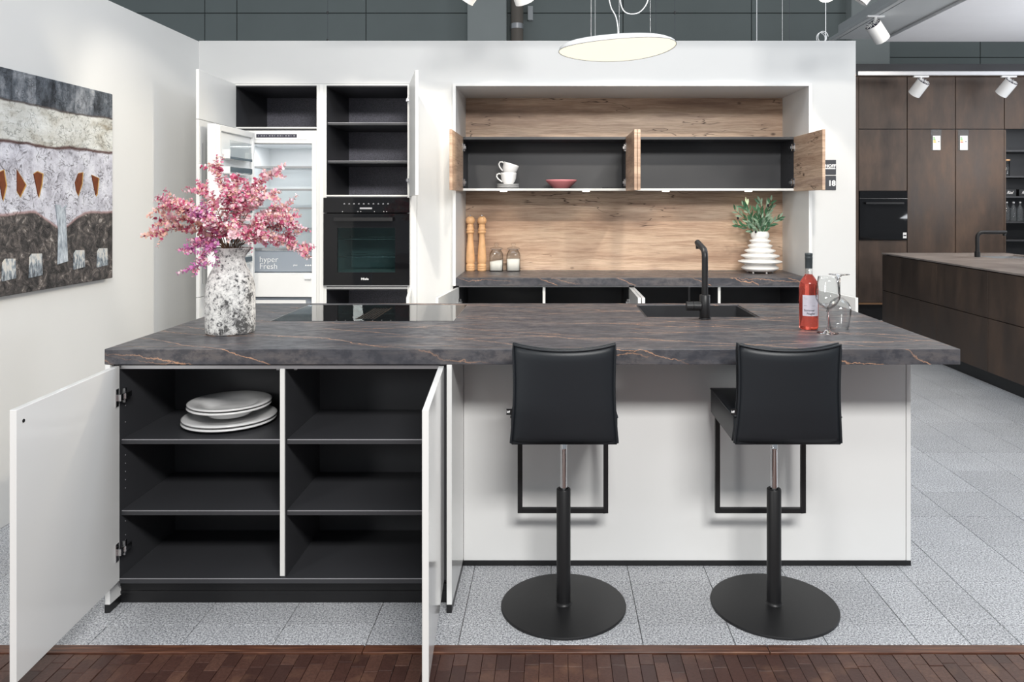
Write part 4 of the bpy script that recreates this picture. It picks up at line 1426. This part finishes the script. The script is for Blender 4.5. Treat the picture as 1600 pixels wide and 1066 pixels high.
# ------------------------------------------------------------------ mills, jars and ringed vase on the alcove worktop
def mill(x, label):
    t = thing('pepper_mill', (x, 5.862, TOP), label, 'mill', 'turned wooden mills in the alcove')
    MB().lathe([(0, 0), (0.0335, 0), (0.0335, 0.018), (0.0318, 0.0195), (0.0335, 0.021), (0.0335, 0.032), (0.0318, 0.034), (0.0335, 0.036), (0.0335, 0.048), (0.029, 0.052), (0.027, 0.056), (0.0325, 0.066), (0.0335, 0.085), (0.0325, 0.12), (0.028, 0.18), (0.0225, 0.24), (0.0205, 0.272), (0.0215, 0.280), (0.0225, 0.286)], (x, 5.862, TOP), 28).build('body', 'beech', t)
    MB().lathe([(0.022, 0.286), (0.028, 0.288), (0.0315, 0.298), (0.0285, 0.306), (0.0245, 0.309), (0.0300, 0.313), (0.0305, 0.319), (0.026, 0.326), (0.024, 0.342), (0.0255, 0.350), (0.0215, 0.353)], (x, 5.862, TOP), 28).build('collar', 'beech', t)
    MB().lathe([(0.0215, 0.353), (0.018, 0.357), (0.027, 0.362), (0.0335, 0.376), (0.034, 0.390), (0.028, 0.406), (0.016, 0.415), (0, 0.417)], (x, 5.862, TOP), 28).build('head', 'beech', t)
    MB().lathe([(0.0045, 0.414), (0.006, 0.420), (0.0045, 0.428), (0, 0.430)], (x, 5.862, TOP), 12).build('nut', 'chrome', t)


mill(-0.634, 'tall turned beech pepper mill closest to the alcove side')
mill(-0.546, 'tall turned beech pepper mill next to the glass jars')


def jar(x, fill, slope, label):
    y = 5.862
    t = thing('storage_jar', (x, y, TOP), label, 'jar', 'glass storage jars in the alcove')

    def sq(r, z, n=24, p=4.0):
        out = []
        for i in range(n):
            a = 2 * PI * i / n + PI / 4
            c, s = math.cos(a), math.sin(a)
            k = r / (abs(c) ** p + abs(s) ** p) ** (1 / p)
            out.append(Vector((x + c * k, y + s * k, TOP + z)))
        return out

    def loft(levels, name, mat, caps=True):
        b = MB()
        vs, fs = [], []
        n_ = 24
        for r, z, p in levels:
            vs += sq(r, z, n_, p)
        for l in range(len(levels) - 1):
            fs += [(l * n_ + i, l * n_ + (i + 1) % n_, (l + 1) * n_ + (i + 1) % n_, (l + 1) * n_ + i) for i in range(n_)]
        fs += [tuple(range(n_))[::-1], tuple(range((len(levels) - 1) * n_, len(levels) * n_))]
        return b.add(vs, fs, True)
    loft([(.049, 0, 6), (.0515, .003, 6), (.0515, .118, 6), (.049, .135, 4), (.041, .150, 2.5), (.036, .158, 2), (.036, .166, 2), (.0335, .166, 2), (.0335, .158, 2), (.0385, .149, 2.5), (.0465, .134, 4), (.049, .118, 6), (.049, .006, 6), (.045, .005, 6)], '', '').build('jar_body', 'glass', t)
    f = loft([(.046, .0065, 6), (.0482, .008, 6), (.0482, fill, 6)], '', '')
    for v in f.v:
        if v.z - TOP > fill - .001:
            v.z += slope * (v.x - x)
    f.build('flour', 'flour', t)
    lid = MB().lathe([(0, .168), (.046, .168), (.048, .172), (.046, .176), (.030, .182), (.012, .186), (.010, .192), (.018, .199), (.019, .206), (.012, .213), (0, .215)], (x, y, TOP), 28).build('lid', 'glass', t)
    MB().lathe([(.0365, .1665), (.0465, .1665), (.0465, .1676), (.0365, .1676)], (x, y, TOP), 28).build('seal', 'print_grey', lid)


jar(-0.436, 0.078, 0.14, 'square glass jar of flour next to the mills, sloping fill')
jar(-0.306, 0.092, 0.0, 'square glass jar of flour further from the mills, level fill')

rx, ry = 1.535, 5.722
rv = thing('ringed_vase', (rx, ry, TOP), 'white ceramic vase of stacked rings in the oak alcove', 'vase')
b = MB()
prof = [(0, .010), (.085, .010), (.105, .014), (.128, .026), (.137, .036), (.134, .042), (.115, .056), (.108, .062), (.120, .068), (.158, .080), (.162, .084), (.158, .088), (.125, .098), (.105, .104), (.108, .110), (.138, .122), (.142, .127), (.138, .131), (.108, .140), (.090, .146), (.093, .150), (.111, .160), (.114, .164), (.110, .169), (.088, .177), (.076, .182), (.079, .187), (.088, .197), (.091, .201), (.087, .206), (.070, .213), (.061, .218), (.064, .224), (.076, .234), (.079, .238), (.076, .242), (.058, .248), (.055, .252),
        (.064, .262), (.068, .275), (.066, .290), (.058, .304), (.052, .309), (.049, .306), (.058, .290), (.060, .275), (.045, .25), (0, .24)]
b.lathe(prof, (rx, ry, TOP), 56).build('vase_body', 'ceramic_white', rv)
for a in (0.6, 1.7, 2.8, 3.9, 5.0, 6.0):
    MB().lathe([(0, 0), (.006, 0), (.007, .006), (.006, .013), (0, .013)], (rx + .09 * math.cos(a), ry + .09 * math.sin(a), TOP), 10).build('foot', 'ceramic_white', rv)

ob = thing('olive_branches', (rx, ry, TOP + .26), 'bunch of green olive twigs with dark olives in the ringed vase', 'plant')
lvs = MB().add([(0, 0, 0), (.0085, .022, .003), (.009, .040, .003), (0, .066, 0), (-.009, .040, .003), (-.0085, .022, .003), (0, .022, -.001), (0, .040, -.001)],
               [(0, 1, 6), (1, 2, 7, 6), (2, 3, 7), (0, 6, 5), (6, 7, 4, 5), (7, 3, 4)], True)
leaf_me = []
for mm in ('leaf_olive', 'leaf_sage'):
    o = lvs.build('leaf', mm, ob, origin=(0, 0, 0))
    leaf_me.append(o.data)
    bpy.data.objects.remove(o)
K2 = 5.72 / 1202
otips = [(1146, 350, -.06), (1152, 330, .06), (1158, 322, -.05), (1170, 318, .08), (1177, 328, -.09), (1188, 316, .0), (1193, 332, .1), (1203, 314, -.03), (1210, 324, .07), (1213, 340, -.08), (1200, 348, .05), (1166, 345, -.1), (1184, 345, -.11)]
for (px, py, dy) in otips:
    tip = Vector(((px - 865) * K2, ry + dy, EYE - (py - 317) * K2))
    root = Vector((rx + random.uniform(-.02, .02), ry + random.uniform(-.02, .02), TOP + .262))
    mid = root.lerp(tip, .5) + Vector(((rx - tip.x) * .15, 0, .02))
    pts = bez(root, mid, tip, 12)
    st = MB().tube(pts, 0.0018, 5).build('twig', 'stem_brown', ob)
    for i in range(3, 13):
        for sg in ((-1, 1) if i % 2 else (random.choice((-1, 1)),)):
            p = pts[i]
            d = (pts[i] - pts[i - 1]).normalized()
            side = d.cross(Vector((0, 1, 0))).normalized() * sg
            ydir = (d * random.uniform(.8, 1.4) + side * random.uniform(.3, .8) + Vector((0, random.uniform(-.6, .6), 0))).normalized()
            zdir = Vector((random.uniform(-.7, .7), -1, random.uniform(-.5, .5))).normalized()
            xdir = ydir.cross(zdir).normalized()
            zdir = xdir.cross(ydir)
            o = bpy.data.objects.new('leaf', random.choice(leaf_me))
            COL.objects.link(o)
            o.parent = st
            o.rotation_euler = Matrix((xdir, ydir, zdir)).transposed().to_euler()
            sc_ = random.uniform(.65, 1.05)
            o.scale = (sc_, sc_, sc_)
            o.location = p - wloc(st)
for px, py, dy in ((1176, 326, -.06), (1198, 321, -.04), (1152, 341, -.02), (1177, 362, -.072)):
    c = Vector(((px - 865) * K2, ry + dy, EYE - (py - 317) * K2))
    MB().lathe([(0, -.011), (.006, -.008), (.0085, 0), (.006, .008), (0, .011)], c, 12).build('olive', 'olive_fruit', ob)

# ------------------------------------------------------------------ signs on the partition
o = MB().box(1.864, 1.966, W - .006, W - .0005, 1.654, 1.756).build('wall_sign', 'sign_slate', bevel=0.0008, base=True)
tag(o, 'small square slate sign with white company lettering beside the alcove', 'sign')
text('lettering', 'HOFF', 0.030, (1.962, W - .0064, 1.704), 'print_white', o, right=True, shear=0.2, bold=0.0012)
box('underline', 'print_white', o, 1.870, 1.961, W - .0068, W - .006, 1.692, 1.700)
o = MB().box(1.864, 1.966, W - .006, W - .0005, 1.547, 1.645).build('wall_sign', 'sign_slate', bevel=0.0008, base=True)
tag(o, 'small square slate sign with the white number eighteen', 'sign')
text('lettering', '18', 0.052, (1.962, W - .0064, 1.576), 'print_white', o, right=True, bold=0.0022)

# ------------------------------------------------------------------ pendant lamp
lx, ly, lz = 0.291, 3.52, 2.158
lamp = thing('pendant_lamp', (lx, ly, lz), 'white wavy disc pendant lamp glowing above the island', 'lamp')
nr = 64
LR = 0.268


def wob(a):       # the rim dips and rises around the disc
    return -0.014 * math.cos(a - PI) + 0.006 * math.cos(2 * a + 0.6)


def rimh(a):
    return 0.010 + 0.018 * (1 + math.cos(a - 3.9)) / 2


vs, fs = [], []
for i in range(nr):
    a = 2 * PI * i / nr
    x, y = math.cos(a), math.sin(a)
    z = wob(a)
    vs += [(lx + x * LR, ly + y * LR, lz + z), (lx + x * (LR - .004), ly + y * (LR - .004), lz + z + rimh(a) * .6), (lx + x * (LR - .02), ly + y * (LR - .02), lz + z + rimh(a)), (lx + x * LR * .55, ly + y * LR * .55, lz + z * .55 + 0.036), (lx + x * LR * .2, ly + y * LR * .2, lz + 0.04)]
c = len(vs)
vs.append((lx, ly, lz + 0.04))
for i in range(nr):
    j = (i + 1) % nr
    for k in range(4):
        fs.append((i * 5 + k, j * 5 + k, j * 5 + k + 1, i * 5 + k + 1))
    fs.append((i * 5 + 4, j * 5 + 4, c))
MB().add(vs, fs, True).build('shell', 'lamp_shell', lamp)
MB().tube([(lx + math.cos(2 * PI * i / nr) * LR, ly + math.sin(2 * PI * i / nr) * LR, lz + wob(2 * PI * i / nr)) for i in range(nr)], 0.0016, 6, closed=True).build('rim_seal', 'print_grey', lamp)
vs, fs = [], []
for i in range(nr):
    a = 2 * PI * i / nr
    x, y = math.cos(a), math.sin(a)
    for k, f_ in enumerate((0.985, .75, .45, .2)):
        vs.append((lx + x * LR * f_, ly + y * LR * f_, lz + wob(a) * f_ - 0.014 * (1 - f_ ** 2)))
c = len(vs)
vs.append((lx, ly, lz - 0.014))
for i in range(nr):
    j = (i + 1) % nr
    for k in range(3):
        fs.append((i * 4 + k, i * 4 + k + 1, j * 4 + k + 1, j * 4 + k))
    fs.append((i * 4 + 3, c, j * 4 + 3))
MB().add(vs, fs, True).build('diffuser', 'lamp_glow', lamp)
add_light('pendant_light', 'AREA', (lx, ly, lz - 0.025), (lx, ly, 0), 9, WARM, 0.42)
for dx, dy in ((-.12, .0), (.02, .13), (.15, -.02)):
    MB().cyl((lx + dx, ly + dy, lz + 0.02), (lx + dx * .9, ly + dy, 4.4), 0.0008, n=6).build('suspension_wire', 'aluminium', lamp)
sp = [Vector(p) for p in ((lx, ly, lz + .038), (lx + .004, ly, lz + .09), (lx - .006, ly, lz + .15), (lx - .03, ly, lz + .20), (lx - .03, ly, lz + .26), (lx + .06, ly, lz + .30), (lx + .14, ly, lz + .24), (lx + .10, ly, lz + .17), (lx + .03, ly + .02, lz + .185), (lx + .02, ly + .02, lz + .3), (lx + .1, ly, lz + .5), (lx + .05, ly, 4.4))]


def smooth(pts, k=6):
    out = []
    for i in range(len(pts) - 1):
        p0, p1, p2, p3 = pts[max(i - 1, 0)], pts[i], pts[i + 1], pts[min(i + 2, len(pts) - 1)]
        for s in range(k):
            t = s / k
            out.append(0.5 * (2 * p1 + (p2 - p0) * t + (2 * p0 - 5 * p1 + 4 * p2 - p3) * t * t + (3 * p1 - p0 - 3 * p2 + p3) * t ** 3))
    return out + [pts[-1]]


MB().tube(smooth(sp), 0.0026, 8).build('cord', 'print_white', lamp)

# ------------------------------------------------------------------ wires hung above the partition
for x, mt, r, lab in ((0.30, 'print_white', .0012, 'thin pale suspension wire rising over the pendant lamp'),
                      (0.738, 'print_dark', .0012, 'thin dark suspension wire right of the pendant lamp'),
                      (0.875, 'print_dark', .0012, 'thin dark wire with two black clamps above the alcove'),
                      (1.466, 'print_white', .0020, 'thicker white suspension cable above the open oak doors'),
                      (1.650, 'print_white', .0012, 'thin white suspension wire, left of the dark dangling one'),
                      (1.701, 'print_dark', .0012, 'thin dark wire dangling over the partition top'),
                      (-1.63, 'print_dark', .0012, 'thin dark wire with black clamps above the tall cabinets')):
    y = 5.55
    t = thing('suspension_wire', (x, y, 2.586), lab, 'wire')
    MB().cyl((x, y, 2.586), (x, y, 4.4), r, n=6).build('wire', mt, t)
    if 'clamps' in lab:
        for z in (2.62, 2.82):
            MB().cyl((x, y, z), (x, y, z + .018), 0.007, n=10).build('clamp', 'black_plastic', t)
wc = thing('coiled_cable', (1.95, 5.5, 2.586), 'white cable with a coiled loop at the partition top', 'cable')
MB().cyl((1.945, 5.5, 2.586), (1.945, 5.5, 4.4), 0.0028, n=8).build('cable', 'print_white', wc)
pts = [(1.925 + .034 * math.cos(a * .42), 5.49 + .002 * a, 2.645 + .038 * math.sin(a * .42)) for a in range(34)]
MB().tube(pts, 0.0024, 6).build('coil', 'print_white', wc)


# ------------------------------------------------------------------ track spots
def spot(base, aim, length, r, label, group, lit=False, stem=0.12):
    """track spotlight: adaptor, yoke arm, ribbed cylinder head aimed along aim"""
    base, aim = Vector(base), Vector(aim).normalized()
    t = thing('track_spot', base, label, 'spotlight', group)
    box('adaptor', 'lamp_shell', t, base.x - .09, base.x + .09, base.y - .018, base.y + .018, base.z - .02, base.z, 0.003)
    piv = base + Vector((0, 0, -stem))
    MB().cyl(base + Vector((0, 0, -.02)), piv, 0.014, n=12).build('arm', 'lamp_shell', t)
    a, e = piv - aim * length * .3, piv + aim * length * .7
    hd = MB().cyl(a, e, r, n=28, cap=False).build('head', 'lamp_shell', t, 0)
    MB().cyl(a - aim * .001, a + aim * .012, r * .93, n=28).build('rear_cap', 'print_dark', hd)
    for k in range(10):
        an = 2 * PI * k / 10
        u = aim.orthogonal().normalized()
        v = aim.cross(u)
        dvec = u * math.cos(an) + v * math.sin(an)
        MB().cyl(a - aim * .004 + dvec * r * .2, a - aim * .004 + dvec * r * .9, 0.004, n=5).build('cooling_fin', 'lamp_shell', hd)
    MB().cyl(e - aim * .02, e - aim * .012, r * .96, n=28).build('lens', 'spot_glow' if lit else 'print_grey', hd)
    return t


def pxy(px, py, d):
    return ((px - 865) * d / 1202, d, EYE - (py - 317) * d / 1202)


# track along the soffit edge and one spot on it
tr = MB().box(3.36, 3.42, 2.0, 9.4, 3.43, 3.47).build('lighting_track', 'soffit_grey', bevel=0.004)
tag(tr, 'grey lighting track along the edge of the lowered ceiling', 'track')
spot((3.39, 8.10, 3.43), (.55, .30, -.60), 0.21, 0.082, 'white track spotlight hanging from the lowered ceiling edge', 'track spots', stem=0.14)
tr = MB().box(3.60, 8.0, 9.10, 9.16, 2.965, 3.015).build('lighting_track', 'aluminium', bevel=0.004)
tag(tr, 'long silver lighting track in front of the dark tall cabinets', 'track')
for x, lab in ((4.36, 'silver track spotlight above the dark built-in oven'), (5.40, 'silver track spotlight above the dark open shelves')):
    spot((x, 9.13, 2.965), (-.32, .62, -.72), 0.19, 0.075, lab, 'track spots', stem=0.11)
# row of spots just above the frame, over the island
tr = MB().box(-1.2, 2.6, 4.28, 4.32, 2.766, 2.796).build('lighting_track', 'lamp_shell', bevel=0.003)
tag(tr, 'white lighting track above the island near the partition', 'track')
for x, aim, lit, lab in ((-0.43, (-.6, .3, -.75), False, 'white track spotlight peeking in above the island, leftmost of its row'),
                         (-0.20, (.3, .5, -.8), False, 'white track spotlight peeking in left of the pendant lamp'),
                         (1.50, (.05, -.75, -.8), True, 'lit white track spotlight at the top edge above the partition'),
                         (1.78, (-.55, .25, -.8), False, 'white track spotlight at the top edge beside the coiled cable')):
    spot((x, 4.30, 2.766), aim, 0.17, 0.055, lab, 'track spots over the island', lit, stem=0.075)

# ------------------------------------------------------------------ far dark kitchen
TD = 9.5
for i, (x0, x1, kind) in enumerate(((3.765, 4.366, 'oven'), (4.366, 4.963, 'door'), (4.963, 5.567, 'door'), (5.567, 6.77, 'open'))):
    lab = {0: 'dark bronze tall unit around the far built-in oven', 1: 'dark bronze tall unit next to the far oven unit', 2: 'dark bronze tall unit next to the open shelves', 3: 'dark bronze tall unit with open black shelves at the right edge'}[i]
    t = thing('tall_cabinet', ((x0 + x1) / 2, TD + .3, 0), lab, 'cabinet', 'dark tall units')
    g = 0.004
    if kind != 'open':
        box('carcass', 'anthracite', t, x0, x1, TD + .022, TD + .60, 0.20, 3.015)
    else:
        box('carcass', 'anthracite', t, x0, x1, TD + .45, TD + .60, 0.20, 3.015)
        box('side_wall', 'bronze_front', t, x0, x0 + .02, TD, TD + .45, 0.20, 2.36)
        box('side_wall', 'bronze_front', t, x1 - .02, x1, TD, TD + .45, 0.20, 2.36)
        for z in (2.11, 1.79, 1.54, 1.225, 1.0, 0.25):
            box('shelf', 'anthracite', t, x0 + .02, x1 - .02, TD + .02, TD + .45, z - .02, z)
    box('door', 'bronze_front', t, x0 + g, x1 - g, TD, TD + .02, 2.370, 3.012, 0.002)
    if kind == 'door':
        box('door', 'bronze_front', t, x0 + g, x1 - g, TD, TD + .02, 0.225, 2.362, 0.002)
    elif kind == 'oven':
        box('door', 'bronze_front', t, x0 + g, x1 - g, TD, TD + .02, 1.605, 2.362, 0.002)
        box('door', 'bronze_front', t, x0 + g, x1 - g, TD, TD + .02, 0.225, 0.995, 0.002)
    box('trim_strip', 'bronze_trim', t, x0, x1, TD + .004, TD + .02, 0.200, 0.222)
    box('plinth', 'black_plastic', t, x0, x1, TD + .06, TD + .08, 0, 0.20)
o = MB().box(3.715, 3.763, TD - .01, TD + .6, 0, 3.015).build('end_panel', 'bronze_front', bevel=0.002)
tag(o, 'dark bronze end panel beside the far oven unit', 'panel')
o = MB().box(3.6, 8.2, TD - .02, TD + .6, 3.045, 3.17).build('trim_3', 'anthracite')
tag(o, 'black fascia band above the dark tall units', 'trim', kind='structure')
o = MB().box(3.6, 8.2, TD - .03, TD + .3, 3.018, 3.044).build('trim_4', 'bronze_trim')
tag(o, 'copper coloured strip below the black fascia', 'trim', kind='structure')
# far oven
t = thing('built_in_oven', (4.07, TD, 1.0), 'black built-in oven in the far dark kitchen', 'oven')
box('control_panel', 'black_gloss', t, 3.772, 4.360, TD - .022, TD + .02, 1.512, 1.600, 0.002)
d_ = box('door', 'black_gloss', t, 3.772, 4.360, TD - .022, TD + .02, 1.000, 1.506, 0.002)
box('handle', 'black_metal', d_, 3.83, 4.30, TD - .07, TD - .055, 1.44, 1.465, 0.002)
for x in (3.86, 4.26):
    box('handle_post', 'black_metal', d_, x, x + .012, TD - .056, TD - .022, 1.446, 1.458)
box('window_pane', 'cook_glass', d_, 3.825, 4.307, TD - .0232, TD - .022, 1.075, 1.40)
box('trim_line', 'steel_dark', t, 3.772, 4.360, TD - .0215, TD + .01, 1.5065, 1.5115)
box('sticker', 'print_white', d_, 4.305, 4.348, TD - .0235, TD - .022, 1.02, 1.09)
box('sticker_print', 'print_dark', d_, 4.309, 4.344, TD - .0242, TD - .0235, 1.045, 1.062)
# energy label cards
for x, bar, lab in ((4.72, 'label_yellow', 'white energy label card in a clear sleeve with a yellow arrow'), (5.055, 'label_red', 'white energy label card in a clear sleeve with a red arrow')):
    t = thing('energy_label', (x, TD - .02, 2.10), lab, 'label', 'energy labels on the tall units')
    box('sleeve', 'rack_glass', t, x - .065, x + .065, TD - .012, TD - .004, 2.105, 2.36)
    c = box('card', 'print_white', t, x - .045, x + .048, TD - .018, TD - .0125, 2.108, 2.285)
    for k, (mm, w_) in enumerate((('label_green', .022), ('label_green', .026), ('label_yellow', .030), (bar, .036))):
        box('bar', mm, c, x - .040, x - .040 + w_, TD - .0188, TD - .018, 2.252 - k * .018, 2.264 - k * .018)
    box('class_mark', 'print_dark', c, x + .018, x + .036, TD - .0188, TD - .018, 2.206, 2.216)
# things on the far shelves
sz_ = 1.79
t = thing('storage_jar', (5.655, TD + .12, sz_), 'tall glass canister with wooden lid on the far shelf', 'jar')
MB().lathe([(0, 0), (.042, 0), (.044, .004), (.044, .19), (.041, .19), (.041, .006), (0, .005)], (5.655, TD + .12, sz_), 24).build('jar_body', 'glass', t)
MB().lathe([(0, .191), (.046, .191), (.047, .2), (.046, .208), (0, .208)], (5.655, TD + .12, sz_), 24).build('lid', 'beech', t)
for k, x in enumerate((5.655, 5.738, 5.821, 5.904)):
    t = thing('glass_bottle', (x, TD + .10, 1.225), 'clear swing-top bottle on the far shelf, ' + ('nearest the tall unit', 'second from the tall unit', 'third from the tall unit', 'furthest right')[k], 'bottle', 'clear bottles on the far shelf')
    MB().lathe([(0, .002), (.034, 0), (.036, .006), (.036, .15), (.030, .172), (.014, .195), (.012, .225), (0, .225)], (x, TD + .10, 1.225), 20).build('bottle_body', 'rack_glass', t)
    MB().lathe([(0, .226), (.013, .226), (.013, .245), (0, .247)], (x, TD + .10, 1.225), 12).build('stopper', 'print_white', t)
for x in (5.675, 5.86):
    o = MB().box(x - .075, x + .075, TD + .06, TD + .2, 1.541, 1.625).build('gift_box', 'black_plastic', bevel=0.002, base=True)
    tag(o, 'small black box with script lettering on the far shelf, ' + ('nearest the tall unit' if x < 5.7 else 'further right'), 'box', 'black boxes on the far shelf')
    text('lettering', 'Riel', 0.05, (x - .045, TD + .0590, 1.568), 'print_white', o, shear=0.4)

# far island
ix0, ix1, iy0, iy1 = 3.46, 4.75, 4.3, 8.10
fi = thing('far_island', (4.1, 6.2, 0), 'dark bronze kitchen island with drawers in the far kitchen', 'island')
box('carcass', 'anthracite', fi, ix0 + .022, ix1 - .022, iy0 + .022, iy1 - .022, 0.10, 0.735)
ys = [iy0, 5.28, 6.13, 6.95, iy1]
for y0, y1 in zip(ys, ys[1:]):
    for z0, z1 in ((0.110, 0.534), (0.540, 0.908)):
        box('drawer_front', 'bronze_front', fi, ix0, ix0 + .02, y0 + .0025, y1 - .0025, z0, z1, 0.0015)
box('end_panel', 'bronze_front', fi, ix0 + .001, ix1, iy1 - .02, iy1, 0.10, 0.908)
box('end_panel', 'bronze_front', fi, ix0 + .001, ix1, iy0, iy0 + .02, 0.10, 0.908)
box('side_panel', 'bronze_front', fi, ix1 - .02, ix1, iy0 + .02, iy1 - .02, 0.10, 0.908)
box('plinth', 'black_plastic', fi, ix0 + .045, ix1 - .05, iy0 + .05, iy1 - .05, 0, 0.10)
o = slab_with_holes(ix0 - .004, ix1 + .004, iy0 - .004, iy1 + .004, 0.916, 0.930, [(4.20, 4.68, 7.28, 7.82)]).build('worktop', 'stone_top', bevel=0.001)
tag(o, 'thin grey-brown stone worktop on the far dark island', 'worktop')
t = thing('sink', (4.44, 7.55, 0.93), 'stainless steel sink in the far island worktop', 'sink')
b = MB()
b.box(4.20, 4.215, 7.28, 7.82, 0.76, 0.915).box(4.665, 4.68, 7.28, 7.82, 0.76, 0.915).box(4.215, 4.665, 7.28, 7.295, 0.76, 0.915).box(4.215, 4.665, 7.805, 7.82, 0.76, 0.915).box(4.20, 4.68, 7.28, 7.82, 0.745, 0.76)
b.build('bowl', 'aluminium', t)
MB().lathe([(0, .004), (.04, .004), (.045, 0)], (4.44, 7.55, .76), 20).build('drain', 'chrome', t)
fx, fy_ = 4.115, 7.47
t = thing('kitchen_tap', (fx, fy_, 0.93), 'black angled mixer tap on the far island', 'tap')
pts = [(fx, fy_, .945), (fx, fy_, 1.12)] + [(fx + .05 - .05 * math.cos(a), fy_, 1.12 + .05 * math.sin(a)) for a in (.3, .6, .9, 1.2, PI / 2)] + [(fx + .28, fy_, 1.17)]
MB().tube(pts, 0.0185, 14).build('spout', 'black_metal', t)
MB().cyl((fx, fy_, .93), (fx, fy_, .985), 0.026, n=20).build('base', 'black_metal', t)
MB().cyl((fx + .262, fy_, 1.135), (fx + .262, fy_, 1.16), 0.014, n=12).build('aerator', 'black_metal', t)

bpy.context.view_layer.update()
